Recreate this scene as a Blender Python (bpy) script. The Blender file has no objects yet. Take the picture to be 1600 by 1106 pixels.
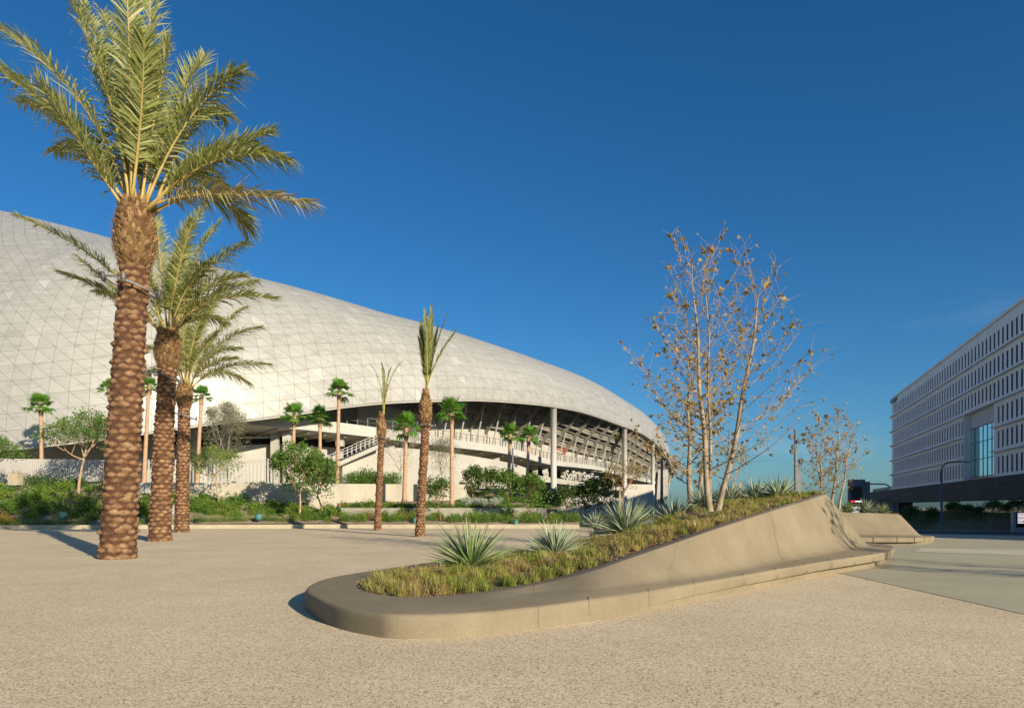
import bpy, math, random
import numpy as np
from mathutils import Vector, Matrix, Quaternion
R = math.radians
rnd = random.Random(7)
S = bpy.context.scene
COL = S.collection

# ------------------------------------------------------------------ camera, world, sun, exposure
HC, F, CX, HY = 1.4, 1067.0, 800.0, 792.0        # eye height, focal length in photo pixels, principal column, horizon row
cam_d = bpy.data.cameras.new('camera'); cam = bpy.data.objects.new('camera', cam_d); COL.objects.link(cam)
cam.location = (0, 0, HC); cam.rotation_euler = (R(90), 0, 0)
cam_d.sensor_width = 36; cam_d.lens = 36 * F / 1600; cam_d.shift_y = (HY - 553) / 1600
cam_d.clip_start = 0.05; cam_d.clip_end = 6000
S.camera = cam
SUN_EL, SUN_AZ = R(19.5), math.atan2(.623, -.782)    # azimuth clockwise from +Y
W = bpy.data.worlds.new('World'); S.world = W; W.use_nodes = True
wn, wl = W.node_tree.nodes, W.node_tree.links
bg = wn['Background']
sky = wn.new('ShaderNodeTexSky'); sky.sky_type = 'NISHITA'; sky.sun_disc = False
sky.sun_elevation = SUN_EL; sky.sun_rotation = SUN_AZ
sky.air_density = 1.0; sky.dust_density = .9; sky.ozone_density = 3.0; sky.altitude = 100
hs = wn.new('ShaderNodeHueSaturation'); hs.inputs['Saturation'].default_value = 1.11; hs.inputs['Value'].default_value = 1.0
tint = wn.new('ShaderNodeMix'); tint.data_type = 'RGBA'; tint.blend_type = 'MULTIPLY'; tint.inputs[0].default_value = 1; tint.inputs[7].default_value = (.345, .525, .665, 1)
wl.new(sky.outputs[0], tint.inputs[6]); wl.new(tint.outputs[2], hs.inputs['Color'])
# a few thin clouds low in the sky
tc = wn.new('ShaderNodeTexCoord'); mp = wn.new('ShaderNodeMapping'); mp.inputs['Scale'].default_value = (1, 1, 3.2); mp.inputs['Location'].default_value = (.35, .1, 0)
nz = wn.new('ShaderNodeTexNoise'); nz.inputs['Scale'].default_value = 3.4; nz.inputs['Detail'].default_value = 7; nz.inputs['Roughness'].default_value = .62
cr = wn.new('ShaderNodeValToRGB'); cr.color_ramp.elements[0].position = .56; cr.color_ramp.elements[1].position = .78; cr.color_ramp.elements[1].color = (.30, .30, .30, 1)
sx = wn.new('ShaderNodeSeparateXYZ'); mr = wn.new('ShaderNodeMapRange'); mr.inputs[1].default_value = .34; mr.inputs[2].default_value = .04
mu = wn.new('ShaderNodeMath'); mu.operation = 'MULTIPLY'; cm_ = wn.new('ShaderNodeMix'); cm_.data_type = 'RGBA'; cm_.inputs[7].default_value = (4.2, 4.3, 4.4, 1)
wl.new(tc.outputs['Generated'], mp.inputs[0]); wl.new(mp.outputs[0], nz.inputs['Vector']); wl.new(nz.outputs['Fac'], cr.inputs[0]); wl.new(tc.outputs['Generated'], sx.inputs[0]); wl.new(sx.outputs[2], mr.inputs[0])
wl.new(cr.outputs[0], mu.inputs[0]); wl.new(mr.outputs[0], mu.inputs[1]); wl.new(mu.outputs[0], cm_.inputs[0]); wl.new(hs.outputs[0], cm_.inputs[6]); wl.new(cm_.outputs[2], bg.inputs[0])
bg.inputs[1].default_value = 0.088
sd = bpy.data.lights.new('sun', 'SUN'); sd.energy = 4.0; sd.angle = R(0.5); sd.color = (1.0, .86, .65)
sun = bpy.data.objects.new('sun', sd); COL.objects.link(sun)
to_sun = Vector((math.sin(SUN_AZ) * math.cos(SUN_EL), math.cos(SUN_AZ) * math.cos(SUN_EL), math.sin(SUN_EL)))
sun.rotation_euler = to_sun.to_track_quat('Z', 'Y').to_euler(); sun.location = to_sun * 60
S.view_settings.view_transform = 'Standard'; S.view_settings.look = 'None'
S.view_settings.exposure = 0.95; S.view_settings.gamma = 1
try:
    S.cycles.max_bounces = 6; S.cycles.transparent_max_bounces = 6; S.cycles.use_denoising = True
except Exception: pass

# ------------------------------------------------------------------ helpers
def gz(x, y):                      # ground height: a level plaza that falls away to the road on the right
    u = .8 * x + .6 * y - 30
    if u <= 0: return 0.0
    u = min(u, 220)
    return -0.022 * (u * u / 12 if u < 6 else u - 3)
def P(px, py, Y): return Vector(((px - CX) / F * Y, Y, HC - (py - HY) / F * Y))
def XY(px, Y): return ((px - CX) / F * Y, Y)
def G(px, py):                     # where the sight line through a photo pixel meets the ground
    y0 = 3.0
    for i in range(2400):
        y1 = y0 * 1.004
        p = P(px, py, y1)
        if p.z <= gz(p.x, p.y): break
        y0 = y1
    for i in range(20):
        m = (y0 + y1) / 2; p = P(px, py, m)
        if p.z <= gz(p.x, p.y): y1 = m
        else: y0 = m
    p = P(px, py, y1); p.z = gz(p.x, p.y)
    return p
def lerp(a, b, t): return a + (b - a) * t
def interp(x, tab):                # piecewise linear table lookup
    if x <= tab[0][0]: return tab[0][1]
    for (a, va), (b, vb) in zip(tab, tab[1:]):
        if x <= b: return va + (vb - va) * (x - a) / (b - a)
    return tab[-1][1]
def smooth(a, b, x):
    t = min(1, max(0, (x - a) / (b - a))); return t * t * (3 - 2 * t)
def catmull(pts, n):               # points as tuples -> smooth polyline with n steps per span
    out = []
    A = [np.array(p, float) for p in pts]
    for i in range(len(A) - 1):
        p0 = A[i - 1] if i else 2 * A[0] - A[1]
        p3 = A[i + 2] if i + 2 < len(A) else 2 * A[-1] - A[-2]
        p1, p2 = A[i], A[i + 1]
        for k in range(n):
            t = k / n
            out.append(.5 * ((2 * p1) + (-p0 + p2) * t + (2 * p0 - 5 * p1 + 4 * p2 - p3) * t * t + (-p0 + 3 * p1 - 3 * p2 + p3) * t ** 3))
    out.append(A[-1]); return out

class MB:
    def __init__(s): s.v = []; s.f = []; s.m = []; s.sm = []
    def add(s, verts, faces, mat=0, smooth=False):
        b = len(s.v); s.v += [tuple(p) for p in verts]
        for f in faces: s.f.append(tuple(b + i for i in f)); s.m.append(mat); s.sm.append(smooth)
    def box(s, c, d, rz=0, mat=0, M=None):
        x, y, z = d[0] / 2, d[1] / 2, d[2] / 2
        vs = [Vector((sx * x, sy * y, sz * z)) for sz in (-1, 1) for sy in (-1, 1) for sx in (-1, 1)]
        if M is None: M = Matrix.Rotation(rz, 3, 'Z')
        vs = [M @ v + Vector(c) for v in vs]
        s.add(vs, [(0, 2, 3, 1), (4, 5, 7, 6), (0, 1, 5, 4), (2, 6, 7, 3), (0, 4, 6, 2), (1, 3, 7, 5)], mat)
    def beam(s, a, b, w, h, mat=0, up=(0, 0, 1)):
        a, b = Vector(a), Vector(b); t = (b - a); L = t.length
        if L < 1e-6: return
        t /= L; side = t.cross(Vector(up))
        if side.length < 1e-4: side = t.cross(Vector((1, 0, 0)))
        side.normalize(); u = side.cross(t)
        M = Matrix((t, side, u)).transposed()
        s.box((a + b) / 2, (L, w, h), 0, mat, M)
    def tube(s, pts, rad, n=8, mat=0, cap=True, smooth=True):
        pts = [Vector(p) for p in pts]
        if not hasattr(rad, '__len__'): rad = [rad] * len(pts)
        vs = []; ref = Vector((0.3, 0.2, 1)) if abs((pts[-1] - pts[0]).normalized().z) < .9 else Vector((1, .1, 0))
        for i, p in enumerate(pts):
            t = (pts[min(i + 1, len(pts) - 1)] - pts[max(i - 1, 0)])
            if t.length < 1e-7: t = Vector((0, 0, 1))
            t.normalize(); a = t.cross(ref); a.normalize(); b = t.cross(a)
            ref = b.cross(t) if False else ref
            for k in range(n):
                q = 2 * math.pi * k / n
                vs.append(p + (a * math.cos(q) + b * math.sin(q)) * rad[i])
        fs = [(i * n + k, i * n + (k + 1) % n, (i + 1) * n + (k + 1) % n, (i + 1) * n + k) for i in range(len(pts) - 1) for k in range(n)]
        s.add(vs, fs, mat, smooth)
        if cap:
            b = len(s.v) - len(vs)
            s.f.append(tuple(b + k for k in reversed(range(n)))); s.m.append(mat); s.sm.append(False)
            s.f.append(tuple(b + (len(pts) - 1) * n + k for k in range(n))); s.m.append(mat); s.sm.append(False)
    def build(s, name, mats, parent=None, loc=None):
        me = bpy.data.meshes.new(name)
        me.from_pydata(s.v, [], s.f)
        if not isinstance(mats, (list, tuple)): mats = [mats]
        for m in mats: me.materials.append(m)
        if len(mats) > 1: me.polygons.foreach_set('material_index', s.m)
        me.polygons.foreach_set('use_smooth', s.sm)
        me.update()
        o = bpy.data.objects.new(name, me); COL.objects.link(o)
        if parent: o.parent = parent
        if loc is not None: o.location = loc
        return o
def tag(o, label=None, cat=None, group=None, kind=None):
    if label: o['label'] = label
    if cat: o['category'] = cat
    if group: o['group'] = group
    if kind: o['kind'] = kind
    return o
def empty(name, loc=(0, 0, 0), rz=0, label=None, cat=None, group=None):
    o = bpy.data.objects.new(name, None); COL.objects.link(o)
    o.location = loc; o.rotation_euler = (0, 0, rz); o.empty_display_size = .2
    return tag(o, label, cat, group)
def copy_tree(o, parent=None):
    c = o.copy(); COL.objects.link(c)
    if parent: c.parent = parent
    for ch in list(o.children): copy_tree(ch, c)
    return c

# ------------------------------------------------------------------ materials
class NT:
    def __init__(s, name):
        s.m = bpy.data.materials.new(name); s.m.use_nodes = True
        s.n, s.l = s.m.node_tree.nodes, s.m.node_tree.links
        s.b = s.n['Principled BSDF']; s.out = s.n['Material Output']
        s.b.inputs['Specular IOR Level'].default_value = 0.3
        s.pos = None
    def node(s, t, **kw):
        n = s.n.new(t)
        for k, v in kw.items(): setattr(n, k, v)
        return n
    def coord(s):
        if not s.pos: s.pos = s.node('ShaderNodeTexCoord').outputs['Object']
        return s.pos
    def link(s, a, b): s.l.new(a, b)
    def noise(s, scale, detail=3, rough=.5, vec=None, stretch=None):
        v = vec or s.coord()
        if stretch:
            mp = s.node('ShaderNodeMapping'); mp.inputs['Scale'].default_value = stretch; s.link(v, mp.inputs[0]); v = mp.outputs[0]
        n = s.node('ShaderNodeTexNoise'); n.inputs['Scale'].default_value = scale; n.inputs['Detail'].default_value = detail
        n.inputs['Roughness'].default_value = rough; s.link(v, n.inputs['Vector']); return n.outputs['Fac']
    def voro(s, scale, feature='F1', out='Distance'):
        n = s.node('ShaderNodeTexVoronoi', feature=feature); n.inputs['Scale'].default_value = scale; s.link(s.coord(), n.inputs['Vector']); return n.outputs[out]
    def ramp(s, fac, stops):
        r = s.node('ShaderNodeValToRGB'); e = r.color_ramp.elements
        while len(e) < len(stops): e.new(.5)
        for el, (p, c) in zip(e, stops): el.position = p; el.color = (*c, 1) if len(c) == 3 else c
        s.link(fac, r.inputs[0]); return r.outputs[0]
    def mix(s, fac, a, b, mode='MIX'):
        m = s.node('ShaderNodeMix', data_type='RGBA', blend_type=mode)
        for sock, v in ((m.inputs[0], fac), (m.inputs[6], a), (m.inputs[7], b)):
            if hasattr(v, 'is_linked'): s.link(v, sock)
            elif hasattr(v, '__len__'): sock.default_value = (*v, 1)
            else: sock.default_value = v
        return m.outputs[2]
    def math(s, op, a, b=0, c=0):
        m = s.node('ShaderNodeMath', operation=op)
        for sock, v in zip(m.inputs, (a, b, c)):
            if hasattr(v, 'is_linked'): s.link(v, sock)
            else: sock.default_value = v
        return m.outputs[0]
    def bump(s, h, strength=.3, dist=.01):
        b = s.node('ShaderNodeBump'); b.inputs['Strength'].default_value = strength; b.inputs['Distance'].default_value = dist
        s.link(h, b.inputs['Height']); s.link(b.outputs[0], s.b.inputs['Normal'])
    def base(s, c):
        if hasattr(c, 'is_linked'): s.link(c, s.b.inputs['Base Color'])
        else: s.b.inputs['Base Color'].default_value = (*c, 1)
    def rough(s, v): s.b.inputs['Roughness'].default_value = v
def mat_noise(name, c1, c2, scale=3, rough=.8, bump=0, bscale=40, detail=4, stretch=None, metal=0, lo=.35, hi=.65):
    t = NT(name); t.base(t.ramp(t.noise(scale, detail, .6, stretch=stretch), [(lo, c1), (hi, c2)])); t.rough(rough)
    t.b.inputs['Metallic'].default_value = metal
    if bump: t.bump(t.noise(bscale, 3), bump, .02)
    return t.m
def mat_leaf(name, cols, trans=.3, rough=.5, tr_col=None, spec=.3):
    t = NT(name); g = t.node('ShaderNodeNewGeometry'); k = len(cols)
    c = t.ramp(g.outputs['Random Per Island'], [(i / max(1, k - 1), cols[i]) for i in range(k)])
    t.base(c); t.rough(rough); t.b.inputs['Specular IOR Level'].default_value = spec
    tr = t.node('ShaderNodeBsdfTranslucent'); t.link(t.mix(.5, c, tr_col or cols[-1]), tr.inputs[0])
    mx = t.node('ShaderNodeMixShader'); mx.inputs[0].default_value = trans
    t.link(t.b.outputs[0], mx.inputs[1]); t.link(tr.outputs[0], mx.inputs[2]); t.link(mx.outputs[0], t.out.inputs[0])
    return t.m
M = {}
# plaza: exposed-aggregate concrete
t = NT('exposed aggregate concrete')
big = t.ramp(t.noise(.35, 6, .7), [(.28, (.55, .458, .32)), (.5, (.63, .535, .385)), (.72, (.70, .605, .45))])
peb = t.ramp(t.voro(74, 'F1', 'Color'), [(.0, (.16, .13, .09)), (.2, (.55, .50, .42)), (.42, (1, .98, .94)), (.8, (1.15, 1.13, 1.08)), (1, (1.6, 1.58, 1.5))])
fine = t.ramp(t.noise(150, 2), [(.3, (.7, .68, .65)), (.65, (1.1, 1.1, 1.08))])
c = t.mix(.95, big, peb, 'MULTIPLY'); c = t.mix(.8, c, fine, 'MULTIPLY'); t.base(c); t.rough(.95)
t.bump(t.voro(90), .10, .006); M['plaza'] = t.m
t = NT('smooth grey paving')
c = t.ramp(t.noise(.5, 4, .6, stretch=(1, 1, 1)), [(.3, (.335, .31, .215)), (.7, (.40, .37, .26))])
c = t.mix(.5, c, t.ramp(t.noise(40, 3), [(.35, (.8, .8, .8)), (.65, (1.1, 1.1, 1.1))]), 'MULTIPLY'); t.base(c); t.rough(.9); M['paving'] = t.m
M['band'] = mat_noise('rough light paving', (.42, .39, .29), (.54, .49, .36), 1.5, .95, .4, 70, lo=.3, hi=.7)
M['asphalt'] = mat_noise('asphalt', (.05, .05, .055), (.085, .085, .09), 3, .9, .3, 120)
M['kerb'] = mat_noise('kerb concrete', (.34, .30, .21), (.42, .37, .27), 2, .9, .2, 60)
t = NT('sandblasted concrete')
c = t.ramp(t.noise(.9, 5, .6), [(.3, (.19, .156, .102)), (.7, (.245, .207, .14))])
c = t.mix(.6, c, t.ramp(t.noise(85, 3, .7), [(.33, (.62, .60, .57)), (.5, (1, 1, 1)), (.66, (1.2, 1.19, 1.16))]), 'MULTIPLY')
c = t.mix(.32, c, t.ramp(t.noise(3, 5, .7, stretch=(1, 1, .3)), [(.4, (1, 1, 1)), (.75, (.72, .70, .66))]), 'MULTIPLY')
t.base(c); t.rough(.9); t.bump(t.noise(160, 2), .25, .006); M['bench'] = t.m
M['wall_concrete'] = mat_noise('board marked concrete', (.36, .33, .27), (.46, .42, .34), 1.2, .9, .2, 30, stretch=(1, 1, .4))
M['low_concrete'] = mat_noise('grey textured concrete', (.26, .25, .20), (.34, .32, .26), 1.5, .9, .3, 60)
M['soil'] = mat_noise('bark mulch soil', (.075, .05, .032), (.22, .155, .10), 9, .95, .8, 30)
M['bed_soil'] = mat_noise('bed soil', (.20, .15, .10), (.36, .28, .20), 4, .95, .6, 20)
M['white'] = mat_noise('white painted metal', (.39, .385, .36), (.45, .44, .415), .6, .55)
M['white_wall'] = mat_noise('white stadium wall', (.35, .335, .295), (.41, .395, .35), .25, .8)
M['grey_wall'] = mat_noise('grey wall panel', (.33, .32, .29), (.40, .39, .35), .3, .8)
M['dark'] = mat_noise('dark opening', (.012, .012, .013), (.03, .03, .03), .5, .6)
M['bowl'] = mat_noise('seating concrete', (.15, .135, .11), (.27, .245, .20), .35, .85, .2, 6)
M['raker'] = mat_noise('raker concrete', (.17, .16, .135), (.23, .215, .185), .3, .8)
M['steel'] = mat_noise('galvanised steel', (.40, .40, .41), (.52, .52, .53), 4, .35, metal=.7)
M['ring_steel'] = mat_noise('weathered ring steel', (.13, .125, .125), (.19, .185, .18), 5, .6, metal=.2)
M['dark_steel'] = mat_noise('dark steel', (.05, .052, .055), (.08, .082, .085), 3, .45)
M['grey_paint'] = mat_noise('grey paint', (.12, .13, .14), (.16, .17, .18), 2, .5)
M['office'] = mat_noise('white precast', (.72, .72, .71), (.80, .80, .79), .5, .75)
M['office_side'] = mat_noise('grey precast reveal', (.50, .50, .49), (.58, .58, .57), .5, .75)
M['podium'] = mat_noise('charcoal precast', (.045, .045, .042), (.07, .068, .062), .4, .8)
t = NT('window glass'); t.base((.022, .034, .04)); t.rough(.3); t.b.inputs['Specular IOR Level'].default_value = .03; M['glass'] = t.m
t = NT('blue curtain glass'); t.base((.50, .74, .78)); t.rough(.06); t.b.inputs['Specular IOR Level'].default_value = .9; t.b.inputs['Metallic'].default_value = .7; M['blue_glass'] = t.m
t = NT('shop glass'); t.base((.30, .33, .34)); t.rough(.04); t.b.inputs['Metallic'].default_value = .8; M['shop_glass'] = t.m
# stadium shell: triangular aluminium panels, drawn on the surface's own panel grid (UV)
t = NT('perforated aluminium panels')
uv = t.node('ShaderNodeUVMap').outputs[0]; sp = t.node('ShaderNodeSeparateXYZ'); t.link(uv, sp.inputs[0])
fu, fv = t.math('FRACT', sp.outputs[0]), t.math('FRACT', sp.outputs[1])
iu, iv = t.math('FLOOR', sp.outputs[0]), t.math('FLOOR', sp.outputs[1])
sd_ = t.math('SUBTRACT', t.math('ADD', fu, fv), 1.0)
side = t.math('GREATER_THAN', sd_, 0)
def edge(x): return t.math('MINIMUM', x, t.math('SUBTRACT', 1, x))
dist = t.math('MINIMUM', t.math('MINIMUM', edge(fu), edge(fv)), t.math('MULTIPLY', t.math('ABSOLUTE', sd_), .8))
line = t.math('LESS_THAN', dist, .014)
cmb = t.node('ShaderNodeCombineXYZ'); t.link(iu, cmb.inputs[0]); t.link(iv, cmb.inputs[1]); t.link(side, cmb.inputs[2])
wnz = t.node('ShaderNodeTexWhiteNoise'); t.link(cmb.outputs[0], wnz.inputs['Vector'])
c = t.ramp(wnz.outputs['Value'], [(0, (.365, .36, .335)), (.6, (.39, .385, .36)), (.97, (.405, .40, .375)), (.985, (.465, .46, .43))])  # the rare palest panels have sun glint put into their base colour
strk = t.noise(1.0, 6, .72, vec=uv, stretch=(.55, 2.0, 1))
sm_ = t.math('GREATER_THAN', t.noise(.10, 3, .6, vec=uv), .40)
c = t.mix(t.math('MULTIPLY', t.ramp(strk, [(.49, (0, 0, 0)), (.66, (.55, .55, .55))]), 1.0), c, (.24, .24, .215))
fl = t.noise(16, 3, .6, vec=uv, stretch=(.6, 1.2, 1))
c = t.mix(.35, c, t.ramp(fl, [(.4, (.70, .70, .68)), (.55, (1.05, 1.05, 1.05))]), 'MULTIPLY')
c = t.mix(line, c, (.215, .21, .19)); t.base(c); t.rough(.45); t.b.inputs['Metallic'].default_value = .15
t.bump(t.math('SUBTRACT', 1, line), .5, .05); M['shell'] = t.m
# vegetation
M['frond'] = mat_leaf('date palm leaflets', [(.17, .20, .05), (.25, .28, .08), (.34, .35, .13), (.43, .41, .20)], .35, .4, (.34, .34, .07))
M['frond_dry'] = mat_leaf('drying palm leaflets', [(.27, .24, .10), (.40, .34, .19), (.34, .33, .15)], .3, .5)
M['frond_dark'] = mat_leaf('tied palm leaflets', [(.09, .11, .025), (.16, .18, .045), (.23, .23, .08)], .2, .45, (.25, .25, .05))
M['rachis'] = mat_noise('palm leaf stalk', (.30, .22, .07), (.42, .32, .11), 3, .55)
M['rachis_green'] = mat_noise('green leaf stalk', (.22, .20, .05), (.36, .30, .08), 3, .5)
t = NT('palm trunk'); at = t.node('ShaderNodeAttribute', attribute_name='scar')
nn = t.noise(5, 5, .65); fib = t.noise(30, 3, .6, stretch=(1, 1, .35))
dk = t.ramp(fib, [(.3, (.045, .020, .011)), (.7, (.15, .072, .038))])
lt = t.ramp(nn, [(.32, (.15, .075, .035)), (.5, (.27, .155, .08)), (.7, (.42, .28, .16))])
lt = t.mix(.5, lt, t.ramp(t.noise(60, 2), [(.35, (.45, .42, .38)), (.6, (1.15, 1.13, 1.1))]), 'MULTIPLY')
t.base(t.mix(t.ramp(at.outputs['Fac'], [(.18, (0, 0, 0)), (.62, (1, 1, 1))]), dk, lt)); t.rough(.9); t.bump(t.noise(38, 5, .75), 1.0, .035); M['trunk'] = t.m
M['stub'] = mat_leaf('cut leaf bases', [(.10, .05, .02), (.20, .11, .045), (.36, .23, .11), (.15, .08, .035)], 0, .85)
M['cut_face'] = mat_leaf('pale cut leaf ends', [(.26, .16, .075), (.42, .29, .15), (.55, .40, .23)], 0, .85)
M['fibre'] = mat_noise('palm fibre', (.085, .05, .025), (.20, .125, .06), 14, .95, .8, 40)
M['fan_trunk'] = mat_noise('fan palm trunk', (.33, .21, .13), (.46, .31, .20), 3, .85, .4, 12, stretch=(1, 1, 4))
M['fan'] = mat_leaf('fan palm leaves', [(.06, .17, .02), (.10, .24, .03), (.16, .30, .045)], .35, .4, (.22, .40, .03))
M['fan_petiole'] = mat_noise('fan palm petiole', (.16, .17, .05), (.24, .22, .07), 3, .6)
M['bark'] = mat_noise('tan bark', (.30, .20, .12), (.46, .33, .21), 5, .85, .3, 20, stretch=(1, 1, .4))
M['bark_red'] = mat_noise('reddish bark', (.22, .09, .05), (.32, .15, .085), 5, .85)
M['bark_grey'] = mat_noise('grey bark', (.22, .19, .15), (.32, .28, .22), 5, .85)
M['syc_bark'] = mat_noise('sycamore bark', (.17, .13, .088), (.35, .28, .195), 7, .8, .3, 25, stretch=(1, 1, .45))
M['lf_green'] = mat_leaf('green leaves', [(.065, .14, .022), (.11, .21, .032), (.17, .28, .05)], .42, .45, (.2, .3, .03))
M['lf_light'] = mat_leaf('light green leaves', [(.11, .19, .025), (.17, .27, .04), (.24, .31, .06)], .42, .45, (.3, .36, .05))
M['lf_dark'] = mat_leaf('dark glossy leaves', [(.04, .085, .016), (.075, .14, .026), (.12, .19, .04)], .35, .3, (.1, .16, .02), .5)
M['lf_grey'] = mat_leaf('grey green leaves', [(.13, .135, .075), (.19, .19, .11), (.26, .25, .16)], .2, .6)
M['lf_yellow'] = mat_leaf('yellowing leaves', [(.10, .12, .02), (.20, .19, .04), (.30, .22, .05)], .3, .5, (.35, .28, .05))
M['lf_brown'] = mat_leaf('dry sycamore leaves', [(.12, .15, .03), (.25, .165, .045), (.38, .25, .07), (.46, .33, .12), (.18, .19, .04), (.32, .20, .05)], .3, .6, (.5, .25, .05))
M['agave'] = mat_leaf('blue green blades', [(.16, .21, .13), (.25, .31, .19), (.36, .41, .27), (.46, .47, .34)], .12, .4, (.3, .35, .15))
M['agave_green'] = mat_leaf('green blades', [(.09, .16, .04), (.17, .25, .08), (.28, .35, .16), (.40, .42, .25)], .15, .4, (.28, .35, .1))
M['agave_pale'] = mat_leaf('pale agave', [(.25, .30, .22), (.36, .40, .32)], .1, .5)
t = NT('sedge grass'); g = t.node('ShaderNodeNewGeometry')
cg = t.ramp(g.outputs['Random Per Island'], [(0, (.13, .20, .025)), (.5, (.26, .32, .05)), (1, (.40, .38, .10))])
cs = t.ramp(g.outputs['Random Per Island'], [(0, (.24, .20, .055)), (.5, (.44, .33, .12)), (1, (.56, .44, .20))])
c = t.mix(t.ramp(t.noise(1.5, 4, .65), [(.42, (0, 0, 0)), (.56, (1, 1, 1))]), cg, cs); t.base(c); t.rough(.55)
tr = t.node('ShaderNodeBsdfTranslucent'); t.link(c, tr.inputs[0]); mx = t.node('ShaderNodeMixShader'); mx.inputs[0].default_value = .3
t.link(t.b.outputs[0], mx.inputs[1]); t.link(tr.outputs[0], mx.inputs[2]); t.link(mx.outputs[0], t.out.inputs[0]); M['grass'] = t.m
M['chips'] = mat_leaf('bark chips', [(.10, .06, .035), (.22, .14, .085), (.34, .24, .16), (.15, .10, .07)], 0, .9)
M['pink'] = mat_leaf('pink seed heads', [(.25, .10, .10), (.34, .17, .14)], .2, .7)
M['flower'] = mat_leaf('orange blooms', [(.45, .16, .03), (.5, .30, .05)], .2, .7)
M['red'] = mat_noise('red plastic', (.55, .06, .05), (.62, .08, .06), 3, .6)
M['teal'] = mat_noise('teal plastic', (.05, .16, .15), (.07, .20, .19), 3, .5)
M['black'] = mat_noise('black plastic', (.012, .012, .013), (.02, .02, .022), 3, .4)
t = NT('screen white'); t.base((.8, .8, .8)); t.b.inputs['Emission Color'].default_value = (1, .9, .92, 1); t.b.inputs['Emission Strength'].default_value = .7; M['screen_white'] = t.m
t = NT('screen red'); t.base((.6, .02, .05)); t.b.inputs['Emission Color'].default_value = (1, .03, .08, 1); t.b.inputs['Emission Strength'].default_value = .6; M['screen_red'] = t.m

# ------------------------------------------------------------------ ground
def axis(lim, near):
    a = [0.0]; s = near
    while a[-1] < lim: a.append(a[-1] + s); s *= 1.12
    return sorted(set([-x for x in a] + a))
mb = MB(); xs, ys = axis(3500, 2.0), axis(3500, 2.0)
vs = [(x, y, gz(x, y)) for y in ys for x in xs]; n = len(xs)
mb.add(vs, [(j * n + i, j * n + i + 1, (j + 1) * n + i + 1, (j + 1) * n + i) for j in range(len(ys) - 1) for i in range(n - 1)])
tag(mb.build('plaza_ground', M['plaza']), kind='structure')
def sheet(name, q, mat, off, nu=40, nv=40):          # a flush sheet over the ground between four plan corners
    mb = MB(); q = [Vector((*p, 0)) for p in q]
    vs = []
    for j in range(nv + 1):
        for i in range(nu + 1):
            p = q[0].lerp(q[1], i / nu).lerp(q[3].lerp(q[2], i / nu), j / nv); vs.append((p.x, p.y, gz(p.x, p.y) + off))
    mb.add(vs, [(j * (nu + 1) + i, j * (nu + 1) + i + 1, (j + 1) * (nu + 1) + i + 1, (j + 1) * (nu + 1) + i) for j in range(nv) for i in range(nu)])
    return tag(mb.build(name, mat), kind='structure')
a = G(1345, 893); b = G(1600, 948); d = (b - a)
e2 = b + d * 3.0
sheet('grey_pavement', [(a.x - .6, a.y + .3), (e2.x, e2.y), (78, 45), (15.5, 30)], M['paving'], .006, 60, 40)
# light rough band across the pavement
r0, r1, r2, r3 = G(1428, 862), G(1700, 872), G(1700, 862), G(1440, 856)
sheet('aggregate_band', [r0.xy, r1.xy, r2.xy, r3.xy], M['band'], .012, 20, 6)
# road at the right
def road_line(off): return [(16 + off * .2, 30 + off), (90, 30 + off * 1.2)]
ra, rb = G(1395, 833), G(1720, 838.5); rc, rd = G(1720, 832.5), G(1395, 829.0)
sheet('road', [ra.xy, rb.xy, rc.xy, rd.xy], M['asphalt'], .01, 30, 12)
mb = MB()
for (p0, p1, hh, ww) in ((rd, rc, .15, .4), ):
    n_ = 24
    for i in range(n_):
        q0, q1 = p0.lerp(p1, i / n_), p0.lerp(p1, (i + 1) / n_)
        mb.beam((q0.x, q0.y, gz(q0.x, q0.y) + .06), (q1.x, q1.y, gz(q1.x, q1.y) + .06), ww, .2)
tag(mb.build('road_kerb', M['kerb']), kind='structure')

# ------------------------------------------------------------------ planter bench
def blend_corner(pts, radii, n=5):
    out = []
    for i, p in enumerate(pts):
        r = radii[i]
        if r <= 0 or i in (0, len(pts) - 1): out.append(p); continue
        a, b = pts[i - 1] - p, pts[i + 1] - p
        ra, rb = min(r, a.length * .48), min(r, b.length * .48)
        A = p + (a.normalized() * ra if a.length > 1e-6 else a); B = p + (b.normalized() * rb if b.length > 1e-6 else b)
        for k in range(n):
            t = k / (n - 1); out.append(A * (1 - t) ** 2 + p * 2 * t * (1 - t) + B * t * t)
    return out
def pz(px, py, z): return P(px, py, (HC - z) * F / (py - HY))
# station: ground pixel | overhang, nose height | crease point | front top | inner top
ST = []
def low(gpx, gpy, ipx, ipy, zn=.26, zi=.27):
    g = G(gpx, gpy); I = pz(ipx, ipy, zi); N = Vector((g.x, g.y, zn))
    ST.append([g, .0, zn, N.lerp(I, .45), N.lerp(I, .88), I])
def high(gpx, gpy, ov, zn, c, f, i):
    ST.append([G(gpx, gpy), ov, zn, P(*c), P(*f), P(*i)])
def plan(g, ov, zn, c, f, i): ST.append([Vector((*g, 0)), ov, zn, Vector(c), Vector(f), Vector(i)])
plan((2.2, 19.5), 0, .28, (1.9, 19.1, .28), (1.75, 18.9, .29), (1.65, 18.8, .29))
plan((-.9, 15.6), 0, .26, (-.75, 15.35, .26), (-.6, 15.15, .27), (-.5, 15.0, .27))
plan((-2.55, 12.3), 0, .26, (-2.35, 12.15, .26), (-2.1, 12.0, .27), (-2.0, 11.9, .27))
plan((-3.0, 10.9), 0, .26, (-2.7, 10.85, .26), (-2.45, 10.8, .27), (-2.35, 10.75, .27))
low(477, 947, 556, 914); low(490, 963, 562, 920); low(524, 980, 582, 926.5); low(580, 993, 606, 930); low(629, 998, 640, 932); low(730, 995, 722, 928)
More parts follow.
